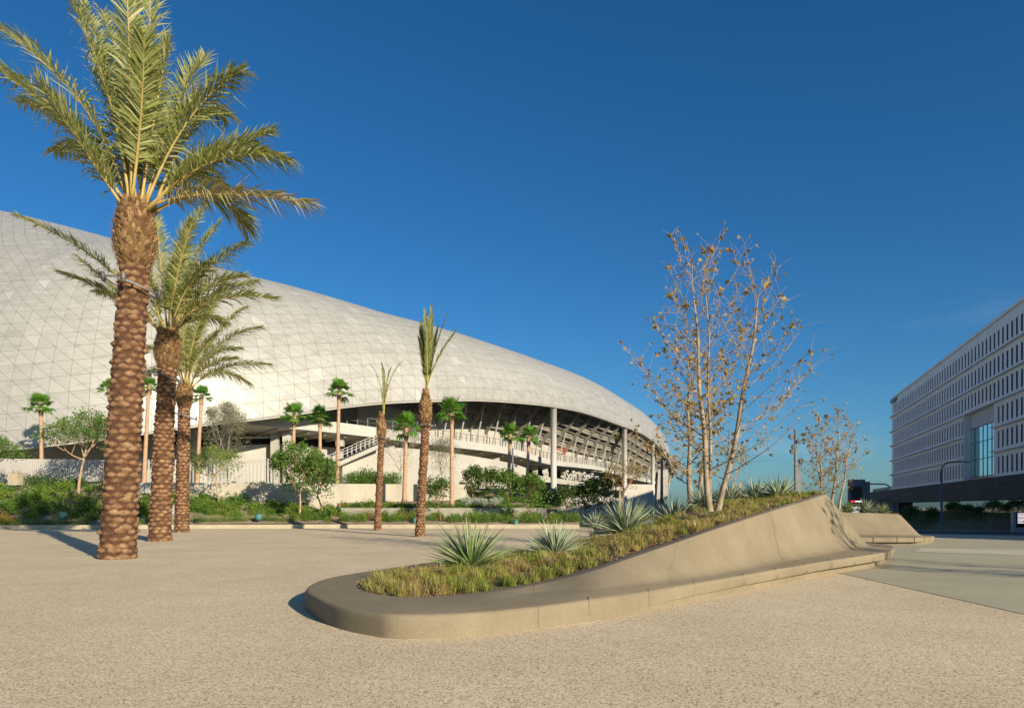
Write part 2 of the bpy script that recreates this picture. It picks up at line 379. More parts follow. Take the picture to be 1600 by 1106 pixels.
ST.append([G(839, 982), 0, .255, pz(832, 926, .265), P(832, 914.5, 9.35), P(832, 910, 9.75)])
high(930, 969, 0, .262, (922, 920, 8.95), (921, 893, 9.65), (920, 887.5, 10.1))
high(1000, 957, 0, .262, (997, 912, 9.62), (988, 870.5, 10.3), (986, 865, 10.8))
high(1052, 946, .01, .262, (1042, 906, 10.15), (1060, 846, 11.1), (1059, 841, 11.6))
high(1100, 936, .05, .272, (1096, 899, 10.85), (1110, 829, 11.8), (1109, 824.5, 12.3))
high(1200, 916, .13, .302, (1192, 881, 12.85), (1180, 806.5, 13.5), (1179, 802.5, 14.0))
high(1275, 901, .19, .325, (1264, 868, 14.75), (1240, 788, 15.7), (1239, 784, 16.15))
high(1335, 891, .24, .345, (1315, 858.5, 16.4), (1279, 776, 16.9), (1278.5, 772.5, 17.3))
high(1372, 884, .25, .365, (1352, 852, 17.6), (1291, 772.3, 17.5), (1290, 769.5, 17.9))
plan((9.95, 18.3), .24, .37, tuple(P(1349, 852, 18.5)), tuple(P(1290.5, 772.4, 17.85)), tuple(P(1289, 770, 18.1)))
plan((10.15, 19.8), .18, .37, tuple(P(1338, 850, 19.3)), tuple(P(1284, 773, 18.4)), tuple(P(1282, 771, 18.6)))
plan((9.6, 21.6), .1, .36, (8.9, 20.9, .42), (7.9, 19.2, 1.62), (7.75, 19.3, 1.62))
plan((8.0, 23.4), 0, .34, (7.7, 22.9, .60), (7.4, 22.0, 1.2), (7.2, 21.8, 1.2))
NS = len(ST); SUB = 10
flat = [tuple(s[0]) + (s[1], s[2]) + tuple(s[3]) + tuple(s[4]) + tuple(s[5]) for s in ST]
fine_st = catmull(flat, SUB)
def bench_profiles(fs, widen=0):
    prof = []
    for k, a in enumerate(fs):
        g = Vector(a[0:3]); ov, zn = a[3], a[4]; C, Ft, I = Vector(a[5:8]), Vector(a[8:11]), Vector(a[11:14])
        p, q = fs[max(0, k - 1)], fs[min(len(fs) - 1, k + 1)]
        tg = Vector((q[0] - p[0], q[1] - p[1], 0)).normalized(); out = Vector((tg.y, -tg.x, 0))
        N = g + out * ov; N.z = zn
        fh = .185; ub = max(.012, zn - fh)
        k1 = Vector((g.x, g.y, ub)) ; k2 = Vector((N.x, N.y, ub + .012 * min(1, ov * 20)))
        if ov > .03: k2 = N - out * .035; k2.z = ub
        pts = [Vector((g.x, g.y, -.06)), k1, k2, N, C, Ft, I, I + Vector((0, 0, -.35))]
        rise = (Ft.z - C.z)
        rc_ = .04 + .40 * min(1, max(0, rise - .1)) * (1 - .75 * smooth(17.6 * SUB, 18.8 * SUB, k))
        prof.append(blend_corner(pts, [0, .02, .03, .07, rc_, .02, .02, 0]))
    return prof
prof = bench_profiles(fine_st)
bench = empty('planter_bench', (0, 0, 0), 0, 'long curving sand coloured concrete bench that rises to a peak around the planted mound', 'bench')
def loft(mb, prof, mat=0, smooth=True, caps=True):
    n = len(prof[0]); vs = [p for row in prof for p in row]
    mb.add(vs, [(j * n + i, (j + 1) * n + i, (j + 1) * n + i + 1, j * n + i + 1) for j in range(len(prof) - 1) for i in range(n - 1)], mat, smooth)
    if caps:
        mb.add(prof[0], [tuple(range(n))], mat); mb.add(prof[-1], [tuple(reversed(range(n)))], mat)
def frac_prof(x):
    i = int(min(len(prof) - 2, max(0, math.floor(x)))); t = x - i
    return [a.lerp(b, t) for a, b in zip(prof[i], prof[i + 1])]
joints = [0, 3.9, 6.0, 10.02, 13.0, 15.35, 17.8, NS - 1]
for ja, jb in zip(joints, joints[1:]):
    a_, b_ = ja * SUB + (.022 if ja else 0), jb * SUB - (.022 if jb < NS - 1 else 0)
    rows = [frac_prof(a_)] + [prof[i] for i in range(math.ceil(a_ + .001), math.floor(b_ - .001) + 1)] + [frac_prof(b_)]
    mb = MB(); loft(mb, rows, caps=False); mb.build('bench_segment', M['bench'], bench)
# infill under the joints so that the gaps read as shallow grooves
mb = MB(); rows = []
for row in prof:
    c_ = row[-2]
    rows.append([p + ((Vector((c_.x, c_.y, min(c_.z, .2))) - p).normalized() * .014) for p in row])
loft(mb, rows, caps=False); mb.build('joint_filler', M['bench'], bench)
# small raised skate stops across the seat edge
for sx in (10.9, 12.25, 13.75, 14.55, 15.05, 15.6, 16.15, 16.7, 17.3):
    mb = MB(); rr = []
    for dx, hh in ((-.030, -.004), (-.018, .018), (.018, .018), (.030, -.004)):
        row = frac_prof(sx * SUB + dx * SUB / .9)
        seg = row[6:18]; rr.append([])
        for i, p in enumerate(seg):
            tt = (seg[min(i + 1, len(seg) - 1)] - seg[max(0, i - 1)]).normalized()
            q, w = frac_prof(sx * SUB + .2), frac_prof(sx * SUB - .2)
            al = (q[6 + i] - w[6 + i]).normalized(); nr = al.cross(tt)
            if nr.z < -.3: nr = -nr
            e_ = min(1, min(i, len(seg) - 1 - i) / 2)
            # keep the ridge short on the seat side
            if i >= 10: p = seg[9].lerp(p, .12 * (i - 9))
            rr[-1].append(p + nr * (hh * e_ - .002))
    loft(mb, rr, caps=False); mb.build('skate_stop', M['bench'], bench)

# planted mound inside the bench
inner = [Vector(a[11:14]) for a in fine_st]
ctrl = [(p.x, p.y, p.z - .05) for p in inner[::3]]
ctrl += [(-.7, 12.2, .30), (.9, 14.7, .36), (2.6, 16.2, .68), (4.2, 18, .92), (4.55, 15.8, 1.30), (5.2, 16.4, 1.40), (6.2, 17.8, 1.50), (7.0, 19.2, 1.6),
         (3.2, 14.0, .82), (4.6, 19.2, 1.05), (6.0, 20.0, 1.45), (1.2, 13.0, .40)]
ctrl = np.array(ctrl)
def mound(x, y):
    d2 = (ctrl[:, 0] - x) ** 2 + (ctrl[:, 1] - y) ** 2 + .01
    w = 1 / d2 ** 1.6; return float((w * ctrl[:, 2]).sum() / w.sum())
poly = [(p.x, p.y) for p in inner]
def inside(x, y, pl=poly):
    c = False; j = len(pl) - 1
    for i in range(len(pl)):
        if (pl[i][1] > y) != (pl[j][1] > y) and x < (pl[j][0] - pl[i][0]) * (y - pl[i][1]) / (pl[j][1] - pl[i][1]) + pl[i][0]: c = not c
        j = i
    return c
def dist_poly(x, y):
    m = 1e9
    for (ax, ay), (bx, by) in zip(poly[::2], poly[2::2]):
        dx, dy = bx - ax, by - ay; L = dx * dx + dy * dy + 1e-9
        t = max(0, min(1, ((x - ax) * dx + (y - ay) * dy) / L)); m = min(m, math.hypot(x - ax - t * dx, y - ay - t * dy))
    return m
import bmesh
bm = bmesh.new(); vmap = {}
stp = .16
gx0, gy0 = -3.2, 7.5; nx_, ny_ = int(13 / stp), int(17 / stp)
ok = {}
for j in range(ny_ + 1):
    for i in range(nx_ + 1):
        x, y = gx0 + i * stp, gy0 + j * stp
        ok[i, j] = inside(x, y) or dist_poly(x, y) < .10
for (i, j), v in ok.items():
    if v:
        x, y = gx0 + i * stp, gy0 + j * stp; vmap[i, j] = bm.verts.new((x, y, mound(x, y) + rnd.uniform(-.012, .012)))
for (i, j) in ok:
    k = [(i, j), (i + 1, j), (i + 1, j + 1), (i, j + 1)]
    if all(q in vmap for q in k): bm.faces.new([vmap[q] for q in k])
me = bpy.data.meshes.new('planter_soil'); bm.to_mesh(me); bm.free(); me.materials.append(M['soil'])
o = bpy.data.objects.new('planter_soil', me); COL.objects.link(o); tag(o, kind='structure')
# bark chips
mb = MB(); cnt = 0
while cnt < 2600:
    k = rnd.randrange(len(inner) - 1); p = inner[k].lerp(inner[k + 1], rnd.random()); dd = abs(rnd.gauss(0, .22)) + .02
    c_ = Vector((rnd.gauss(2.5, 1), rnd.gauss(15.5, 1), 0)); v = (c_ - p); v.z = 0; v.normalize(); x, y = p.x + v.x * dd, p.y + v.y * dd
    if not inside(x, y) or y > 18: continue
    cnt += 1; a = rnd.uniform(0, 6.28); L = rnd.uniform(.015, .05); w = rnd.uniform(.006, .014); z = mound(x, y) + .008 + rnd.uniform(0, .015); tl = rnd.uniform(-.4, .4)
    u = Vector((math.cos(a), math.sin(a), tl)) * L; s_ = Vector((-math.sin(a), math.cos(a), rnd.uniform(-.3, .3))) * w; q = Vector((x, y, z))
    mb.add([q - u - s_, q + u - s_, q + u + s_, q - u + s_], [(0, 1, 2, 3)])
tag(mb.build('bark_mulch', M['chips']), 'shredded brown bark mulch along the inner rim of the bench planter', 'mulch', kind='stuff')
# sedge tufts
mb = MB()
def blade(mb, p, az, lean, L, w, mat=0, curl=.5):
    d = Vector((math.cos(az), math.sin(az), 0)); s_ = Vector((-d.y, d.x, 0)) * w
    m_ = p + d * (lean * L * .35) + Vector((0, 0, L * .6)); t_ = p + d * (lean * L * (1.0)) + Vector((0, 0, L * (1 - curl * lean)))
    mb.add([p - s_, p + s_, m_ + s_ * .8, m_ - s_ * .8, t_], [(0, 1, 2, 3), (3, 2, 4)], mat)
n_t = 0
while n_t < 920:
    x, y = rnd.uniform(-2.6, 8.4), rnd.uniform(8.4, 20.5)
    if not inside(x, y): continue
    dp = dist_poly(x, y)
    if dp < .11: continue
    if math.hypot(x - .82, y - 13.0) < .34 or math.hypot(x + .7, y - 11.9) < .26 or math.hypot(x - 2.6, y - 15.4) < .45: continue
    far = y > 15.2 and x < 5
    if rnd.random() < (.55 if far else .02): continue
    n_t += 1; z = mound(x, y) - .01; up = x > 3.6
    base_L = rnd.uniform(.12, .22) if up else rnd.uniform(.14, .31); nb = 45 if up else 70
    for k in range(nb):
        az = rnd.uniform(0, 6.283); r = abs(rnd.gauss(0, .06)); L = base_L * rnd.uniform(.55, 1.2)
        blade(mb, Vector((x + math.cos(az) * r, y + math.sin(az) * r, z)), az + rnd.uniform(-.5, .5), rnd.uniform(.25, 1.15), L, rnd.uniform(.0014, .0028) * (1 + y / 22), 0, .45)
tag(mb.build('sedge_grass', M['grass']), 'green and straw coloured sedge tufts covering the bench planter', 'grass', kind='stuff')
# stone slab set in the mound
def rock_slab(name, c, d, rz, label):
    mb = MB(); x, y, z = d[0] / 2, d[1] / 2, d[2]; pr = []
    for (sx, sy, zz) in ((1, 1, -.1), (1, 1, z * .85), (.97, .94, z)):
        pr.append([(x * sx * a + rnd.uniform(-.01, .01), y * sy * b, zz) for a, b in ((-1, -1), (-.3, -1.05), (.4, -.97), (1, -1), (1.03, 0), (1, 1), (0, 1.03), (-1, 1), (-1.02, 0))])
    n = 9; mb.add([p for r_ in pr for p in r_], [(j * n + i, j * n + (i + 1) % n, (j + 1) * n + (i + 1) % n, (j + 1) * n + i) for j in range(2) for i in range(n)] + [tuple(2 * n + i for i in range(n))])
    o = mb.build(name, M['kerb']); o.location = c; o.rotation_euler = (0, 0, rz); return tag(o, label, 'stone')
q = P(1030, 817, 17.2); rock_slab('stone_slab', (q.x, q.y, q.z - .12), (1.5, .45, .16), .15, 'pale flat stone step lying in the planter left of the twin trunked sycamore')
q = P(968, 831, 17.0); rock_slab('stone_slab', (q.x, q.y, q.z - .10), (1.3, .4, .14), .5, 'flat grey stone edging among the spiky plants in the planter')
q = P(748, 890, 12.0); rock_slab('white_stone', (q.x, q.y, q.z - .02), (.18, .12, .07), .3, 'small white stone at the foot of the nearest spiky plant')

# ------------------------------------------------------------------ spiky rosette plants
def rosette(name, loc, rad, n, mat, label, group, wid=.011, flat=.12, seed=1, curve=.15, up=1.0):
    r_ = random.Random(seed); mb = MB()
    for k in range(n):
        el = math.asin(min(1, flat + (1 - flat) * (k + .5) / n)) if True else 0
        az = k * 2.39996 + r_.uniform(-.2, .2); el = min(1.5, el + r_.uniform(-.12, .12)) * up
        L = rad * r_.uniform(.75, 1.12) * (1.0 if el < 1.1 else .95)
        d = Vector((math.cos(az) * math.cos(el), math.sin(az) * math.cos(el), math.sin(el))); h = Vector((math.cos(az), math.sin(az), 0))
        s_ = Vector((-math.sin(az), math.cos(az), 0)); s_ = (s_ * math.cos(r_.uniform(-.6, .6)) + d.cross(s_) * math.sin(r_.uniform(-.9, .9))).normalized()
        b = h * .03 + Vector((0, 0, .02 + .06 * el)); cv = curve * r_.uniform(.2, 1.4) * math.cos(el)
        p1 = b + d * L * .35 + Vector((0, 0, cv * L * .08)); p2 = b + d * L * .7 - Vector((0, 0, cv * L * .05)); p3 = b + d * L - Vector((0, 0, cv * L * .3))
        w = wid * r_.uniform(.8, 1.2); fold = d.cross(s_) * w * .5
        V = []
        for p, ww in ((b, 1.3), (p1, 1.1), (p2, .75)): V += [p - s_ * w * ww, p - fold * ww, p + s_ * w * ww]
        V.append(p3)
        mb.add(V, [(0, 1, 4, 3), (1, 2, 5, 4), (3, 4, 7, 6), (4, 5, 8, 7), (6, 7, 9), (7, 8, 9)])
    e_ = empty(name, loc, 0, label, 'plant', group)
    mb.build('blades', mat, e_)
    cm = MB(); cm.tube([(0, 0, -.06), (0, 0, .05), (0, 0, .09)], [.05, .06, .03], 8); cm.build('crown_base', M['fibre'], e_)
    return e_
def on_mound(px, Y): x, y = XY(px, Y); return (x, y, mound(x, y) + .01)
GR = 'spiky plants in the bench planter'
rosette('desert_spoon', P(735, 888, 12.1), .92, 165, M['agave_green'], 'widest spiky plant, open green blades, nearest the rounded end of the bench', GR, .019, .02, 3, .1)
rosette('desert_spoon', P(867, 872, 13.3), .70, 240, M['agave'], 'dense pale grey green spiky ball, second from the rounded bench end', GR, .015, .0, 4, .15)
rosette('desert_spoon', P(977, 836, 15.9), .88, 260, M['agave'], 'large dense blue green spiky ball in the middle of the planter', GR, .018, .0, 5, .12)
rosette('agave', P(1052, 822, 17.0), .78, 90, M['agave'], 'green agave rosette between the middle spiky ball and the sycamore trunks', GR, .020, .05, 6, .1)
for k, (px, py, Y, rr, nb, lab) in enumerate([(1098, 792, 19.5, .62, 90, 'agave rosette showing just left behind the twin sycamore trunks'), (1140, 790, 19.2, .72, 110, 'agave clump directly right of the twin sycamore trunks'),
        (1180, 786, 18.9, .70, 110, 'agave clump on the crest halfway between the sycamore and the bench peak'), (1217, 780, 18.6, .66, 110, 'agave clump on the crest nearest the bench peak'),
        (930, 825, 21, .55, 60, 'small dark spiky plant behind the large blue green ball')]):
    rosette('agave', P(px, py, Y), rr, nb, M['agave'], lab, GR, .022, .12, 20 + k, .25)

# ------------------------------------------------------------------ second bench
def second_bench():
    e_ = empty('planter_bench', (0, 0, 0), 0, 'smaller sand coloured concrete bench with sloped back beyond the end of the long one', 'bench')
    def row(gx, nx, cx, fx, ix): return [Vector(p) for p in (gx, nx, cx, fx, ix)]
    mb = MB(); rows = []
    Y0 = 25.6
    tab = [  # px shift along the bench, ground py, nose py, crease py, top px/py
        (1290, 850.5, 838.5, 834.5, (1270, 799)), (1340, 850.8, 839.5, 835.5, (1310, 800.0)), (1380, 850.8, 840, 836, (1345, 800.8)), (1415, 850.6, 840, 836.5, (1380, 801.8)),
        (1437, 850.2, 839.8, 836.8, (1402, 803.2)), (1451, 849.0, 838.8, 836.6, (1406, 804)), (1457, 847.0, 837.2, 835.6, (1407, 804.2))]
    for k, (px, gy, ny, cy, tp) in enumerate(tab):
        g = G(px, gy); Yg = g.y; Yn = Yg - .18
        endk = max(0, k - 4)
        N = P(px + (3 if k > 4 else 0), ny, Yn + endk * .6); U = Vector((N.x, N.y, N.z - .17)); C = P(min(px, 1437) if k > 4 else px, cy, Yg + .7 + endk * .3)
        Ft = P(*tp, Yg + 1.5 + endk * .3); I = Ft + Vector((0, .4, .0)); B = I + Vector((0, .1, -1.2))
        ub = Vector((g.x, g.y, U.z))
        rows.append(blend_corner([Vector((g.x, g.y, g.z - .1)), ub, U, N, C, Ft, I, B], [0, .02, .03, .06, .12, .02, .02, 0]))
    fl = catmull([sum((tuple(p) for p in r), ()) for r in rows], 5)
    pr = [[Vector(a[3 * i:3 * i + 3]) for i in range(len(a) // 3)] for a in fl]
    loft(mb, pr); mb.build('bench_body', M['bench'], e_)
    for sx in (1.0, 8, 13, 18, 22.5):
        i = int(sx); m2 = MB(); p = pr[i][6:16]
        m2.tube([q + Vector((0, -.005, .012)) for q in p[:9]], .02, 6); m2.build('skate_stop', M['bench'], e_)
second_bench()
def soil_patch(px0, px1, Y0, Y1, py):
    mb = MB(); vs = []
    for j in range(7):
        for i in range(13):
            px, Y = lerp(px0, px1, i / 12), lerp(Y0, Y1, j / 6); p = P(px, py, Y0); vs.append((XY(px, Y)[0], Y, p.z - .03 + rnd.uniform(-.02, .02) - (1.3 if j == 6 else 0)))
    mb.add(vs, [(j * 13 + i, j * 13 + i + 1, (j + 1) * 13 + i + 1, (j + 1) * 13 + i) for j in range(6) for i in range(12)]); return tag(mb.build('planter_soil', M['soil']), kind='structure')
soil_patch(1255, 1404, 27.6, 33, 801)
GR2 = 'plants behind the smaller bench'
for k, (px, py, rr, mm, lab) in enumerate([(1325, 801, .5, 'agave_green', 'spiky green plant above the smaller bench below the sign pylon'), (1352, 801, .62, 'agave', 'pale spiky plant rising above the middle of the smaller bench'), (1378, 803, .45, 'agave_green', 'low grassy plant above the right end of the smaller bench')]):
    rosette('spiky_plant', P(px, py, 29), rr, 90, M[mm], lab, GR2, .014, .1, 40 + k, .2)

# ------------------------------------------------------------------ date palms
def palm_trunk(mb, Hh, r0, r1, lean, N, rho, ring, seed, amp=.06):
    r_ = random.Random(seed); nr = int(Hh / ring); ns = 64; vs = []; sc = []
    jit = {}
    for j in range(nr + 1):
        z = j * ring; f = z / Hh; rr = lerp(r0, r1, f) + .05 * math.exp(-z / .25) ; cx, cy = lean[0] * (f ** 1.2), lean[1] * (f ** 1.2)
        for i in range(ns):
            th = 2 * math.pi * i / ns; best = 0
            r_i = int(math.floor(z / rho))
            for q in (r_i - 1, r_i, r_i + 1):
                a = th / (2 * math.pi) * N + .5 * (q % 2) + q * .06
                ci = math.floor(a + .5); da = a - ci
                jj = jit.setdefault((q, ci % N), (r_.uniform(.35, 1.3), r_.uniform(-.24, .24), r_.uniform(-.2, .2)))
                dz = (z - (q + .5 + jj[1]) * rho) / rho
                e_ = 1 - (abs(da + jj[2]) / .66) ** 1.15 - (abs(dz) / (.62 if dz > 0 else .46)) ** 1.7
                if e_ > 0: best = max(best, (1.12 * e_ ** .8 * (1 + .35 * dz)) * jj[0])
            d_ = amp * best * (.85 + .3 * math.sin(th * 5 + z * 9 + seed) * math.sin(z * 23 + th * 3)) + r_.uniform(-.009, .009)
            vs.append((cx + math.cos(th) * (rr - amp * .6 + d_), cy + math.sin(th) * (rr - amp * .6 + d_), z - .05)); sc.append(best)
    mb.add(vs, [(j * ns + i, j * ns + (i + 1) % ns, (j + 1) * ns + (i + 1) % ns, (j + 1) * ns + i) for j in range(nr) for i in range(ns)], 0, True)
    return sc
def frond(parent, b, c1, t1, leaf, nl, mat, rmat, r0=.035, seed=0, droop=.35, vang=.5, start=.18, wid=.018, amp_side=1.0):
    """an arching feather leaf from b towards t1 with Bezier control c1"""
    r_ = random.Random(seed); b, c1, t1 = Vector(b), Vector(c1), Vector(t1); mb = MB()
    def at(s): return b * (1 - s) ** 2 + c1 * 2 * s * (1 - s) + t1 * s * s
    pts = [at(i / 14) for i in range(15)]
    mb.tube(pts, [r0 * (1 - .9 * i / 14) * (1.9 if i == 0 else 1) for i in range(15)], 6, 1)
    for k in range(nl):
        s = start + (1 - start) * (k + .5) / nl; p = at(s); tg = (at(min(1, s + .01)) - at(max(0, s - .01))).normalized()
        sd = tg.cross(Vector((0, 0, 1)))
        if sd.length < .15: sd = tg.cross(Vector((.3, -1, 0)))
        sd.normalize(); up = sd.cross(tg)
        prf = (.45 + .55 * math.sin(min(1, (s - start) / (1 - start) * 1.15 + .12) * math.pi * .62)) * (1 - .45 * max(0, (s - .75) / .25))
        for sg in (-1, 1):
            an = lerp(R(66), R(28), s) * r_.uniform(.85, 1.15); va = vang * r_.uniform(-.5, 2.1)
            d = (tg * math.cos(an) + (sd * sg * math.cos(va) + up * math.sin(va)) * math.sin(an) * amp_side).normalized()
            L = leaf * prf * r_.uniform(.8, 1.12); w = wid * r_.uniform(.8, 1.15)
            wv = (tg - d * tg.dot(d)); wv = wv.normalized() if wv.length > .05 else up
            wv = (wv * math.cos(r_.uniform(-.5, .5)) + d.cross(wv) * math.sin(r_.uniform(-.7, .7))).normalized() * w
            g_ = Vector((0, 0, -1)) * droop * L
            p1 = p + d * L * .45 + g_ * .12; p2 = p + d * L + g_ * r_.uniform(.3, 1.1)
            mb.add([p - wv * .5, p + wv * .5, p1 + wv, p1 - wv, p2], [(0, 1, 2, 3), (3, 2, 4)], 0)
    return mb.build('frond', [mat, rmat], parent)
def light_ring(parent, c, rad, tilt_dir, tilt, size, tr, seed):
    mb = MB(); n = 40; q = Quaternion((tilt_dir[0], tilt_dir[1], 0), tilt); c = Vector(c)
    h, th = .06 * size, .012 * size
    for i in range(n):
        a0, a1 = 2 * math.pi * i / n, 2 * math.pi * (i + 1) / n; V = []
        for a in (a0, a1):
            for (rr, zz) in ((rad, -h / 2), (rad + th, -h / 2), (rad + th, h / 2), (rad, h / 2)): V.append(c + q @ Vector((math.cos(a) * rr, math.sin(a) * rr, zz)))
        mb.add(V, [(0, 1, 5, 4), (1, 2, 6, 5), (2, 3, 7, 6), (3, 0, 4, 7)], 0)
    for k in range(4):
        a = k * math.pi / 2 + .6; mb.beam(c + q @ Vector((math.cos(a) * rad, math.sin(a) * rad, 0)), c + Vector((math.cos(a) * tr * .8, math.sin(a) * tr * .8, -.02)), .03 * size, .05 * size)
    ring = mb.build('light_ring', M['ring_steel'], parent)
    for k in range(4):
        a = k * math.pi / 2 + .25 + seed; p = c + q @ Vector((math.cos(a) * (rad + .09 * size), math.sin(a) * (rad + .09 * size), 0))
        m2 = MB(); ax = Vector((math.cos(a) * .12, math.sin(a) * .12, 1)).normalized()
        m2.tube([p - ax * .10 * size, p + ax * .16 * size, p + ax * .17 * size], [.052 * size, .058 * size, .045 * size], 10); m2.box(p - Vector((0, 0, .02)), (.06 * size, .06 * size, .05 * size), a)
        m2.build('spotlight', M['dark_steel'] if k % 2 else M['ring_steel'], parent)
def boots(parent, base, Hh, r0, rm, r1, n, size, seed):
    """pineapple-like mass of cut leaf bases under the crown"""
    r_ = random.Random(seed); mb = MB(); base = Vector(base)
    def rad(f): return lerp(r0, rm, smooth(0, .35, f)) if f < .5 else lerp(rm, r1, smooth(.5, 1, f))
    mb.tube([base + Vector((0, 0, Hh * i / 10)) for i in range(11)], [rad(i / 10) * .86 for i in range(11)], 20, 1)
    for k in range(n):
        f = (k + .5) / n; az = k * 2.39996 + r_.uniform(-.12, .12); rr = rad(f) * .84
        p = base + Vector((math.cos(az) * rr, math.sin(az) * rr, Hh * f)); o_ = Vector((math.cos(az), math.sin(az), 0)); s_ = Vector((-o_.y, o_.x, 0))
        el = lerp(.75, 1.2, f) + r_.uniform(-.25, .25); d = (o_ * math.cos(el) + Vector((0, 0, 1)) * math.sin(el)); L = size * r_.uniform(.8, 1.45); w = size * r_.uniform(.35, .55); th = size * .22
        nrm = s_.cross(d); e0 = p - d * size * .3; e1 = p + d * L * r_.uniform(.4, .85)
        V = [e0 - s_ * w * 1.1 - nrm * th, e0 + s_ * w * 1.1 - nrm * th, e0 + s_ * w * 1.1 + nrm * th, e0 - s_ * w * 1.1 + nrm * th,
             e1 - s_ * w * .75 - nrm * th * .6, e1 + s_ * w * .7 - nrm * th * .6, e1 + d * size * .25 + s_ * w * .6 + nrm * th * .6, e1 + d * size * .2 - s_ * w * .6 + nrm * th * .6]
        mb.add(V, [(0, 1, 5, 4), (1, 2, 6, 5), (2, 3, 7, 6), (3, 0, 4, 7)], 0); mb.add(V[4:], [(0, 1, 2, 3)], 2 if r_.random() < .75 else 0)
    for k in range(n * 9):          # loose fibres
        f = r_.random(); az = r_.uniform(0, 6.283); rr = rad(f) * r_.uniform(.9, 1.06)
        p = base + Vector((math.cos(az) * rr, math.sin(az) * rr, Hh * f)); d = Vector((r_.uniform(-1, 1), r_.uniform(-1, 1), r_.uniform(-.6, .6))).normalized() * size * r_.uniform(.4, 1.1)
        w = Vector((0, 0, .005)) if abs(d.z) < size * .4 else Vector((.005, .004, 0))
        mb.add([p - w, p + w, p + d], [(0, 1, 2)], 1)
    return mb.build('cut_leaf_bases', [M['stub'], M['fibre'], M['cut_face']], parent)
def set_scar(o, sc):
    at_ = o.data.attributes.new('scar', 'FLOAT', 'POINT'); at_.data.foreach_set('value', sc)

def big_palm(base_px, base_py, neck, top, dia, fronds, label, seed, ringpx, leaf, lean_y=0.0, N=8, rho=.17):
    """neck, top: photo pixels where the leaf bases start and end; fronds: (control px, tip px, depth of tip)"""
    g = G(base_px, base_py); Y = g.y; k_ = Y / F
    e_ = empty('date_palm', g, 0, label, 'palm tree', 'date palms standing in the plaza')
    def loc(px, py, dy=0): p = P(px, py, Y + dy); return p - g
    nk, tp = loc(*neck), loc(*top)
    mb = MB(); sc = palm_trunk(mb, nk.z + .25, dia / 2, dia / 2 * .80, (nk.x, 0), N, rho, rho / 6, seed, .078 * dia)
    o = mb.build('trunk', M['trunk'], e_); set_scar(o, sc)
    boots(e_, nk + Vector((0, 0, .1)), tp.z - nk.z, dia * .42, dia * .58, dia * .42, 400, .125 * dia, seed)
    light_ring(e_, loc(*ringpx), dia * .66, (-.25, 1), .28, dia * 1.0, dia * .4, seed)
    r_ = random.Random(seed)
    for k, fr in enumerate(fronds):
        (cx, cy), (tx, ty), dy = fr[0], fr[1], fr[2]; dry = len(fr) > 3 and fr[3]
        az_b = Vector((tx - top[0], 0)); bx = max(-.85, min(.85, (cx - top[0]) * k_ * .35)) * dia * .5
        b = tp + Vector((bx, max(-.3, min(.3, dy * .15)) * dia, r_.uniform(-.25, .05)))
        frond(e_, b, loc(cx, cy, dy * .45), loc(tx, ty, dy), leaf * r_.uniform(.9, 1.2), 150, M['frond_dry'] if dry else M['frond'], M['rachis'], .05 * dia, seed * 50 + k, r_.uniform(.25, .75), .55, .20, .023 * dia)
    return e_
fr1 = [((300, 285), (487, 318), -.4, 1), ((330, 270), (383, 352), 1.6), ((330, 215), (448, 250), -.8), ((310, 250), (425, 205), 1.2), ((285, 160), (377, 112), -.3), ((300, 150), (350, 180), 2.0),
       ((245, 150), (264, 68), .4), ((235, 140), (235, -60), 1.5), ((205, 120), (196, -70), -1.2), ((180, 110), (85, -45), -.8), ((190, 130), (130, 5), 1.5), ((150, 130), (-15, 35), .3), ((120, 180), (-20, 100), -.6),
       ((165, 190), (30, 160), 1.8), ((160, 210), (85, 235), 2.3), ((215, 160), (160, 20), 2.2), ((260, 170), (320, 90), 2.4), ((150, 260), (60, 130), -1.5), ((225, 170), (225, 60), -1.8), ((300, 220), (400, 240), 2.2),
       ((250, 210), (300, 160), 1.0), ((190, 200), (150, 90), .5), ((215, 180), (240, 90), 2.8), ((280, 230), (350, 300), 2.9)]
big_palm(184, 872, (211, 425), (212, 322), .95, fr1, 'tallest and nearest date palm with a massive rough trunk', 11, (205, 448), .95)
fr1 += [((230, 200), (262, 130), 1.4), ((205, 210), (180, 130), -1.0), ((245, 230), (290, 190), -1.2), ((185, 230), (130, 190), .8), ((220, 230), (215, 150), -.5), ((262, 240), (330, 230), 1.8), ((200, 170), (165, 70), 1.0), ((265, 190), (330, 130), 1.0)]
fr2 = [((185, 400), (22, 335), -.6), ((215, 470), (92, 425), -.3), ((200, 470), (120, 400), 1.5), ((265, 400), (325, 318), 0.3), ((300, 420), (386, 378), -.5), ((305, 440), (382, 432), .8), ((310, 450), (430, 466), -.4), ((250, 420), (245, 340), 1.2),
       ((290, 410), (345, 345), 1.5), ((230, 430), (190, 345), 1.2), ((275, 420), (300, 350), -1.2), ((300, 460), (400, 440), 1.8), ((290, 430), (330, 410), -1.5), ((240, 440), (205, 400), -1.2), ((270, 430), (290, 385), 2.0), ((215, 465), (150, 455), 2.2), ((300, 480), (350, 505), 2.0)]
big_palm(250, 845, (262, 580), (262, 520), .90, fr2, 'middle date palm of the three big ones, trunk half behind the nearest', 22, (256, 588), .80)
fr2 += [((250, 450), (255, 390), -.8), ((280, 450), (310, 400), -.6), ((235, 450), (215, 400), .6), ((295, 450), (350, 430), .4), ((265, 440), (280, 370), 1.0)]
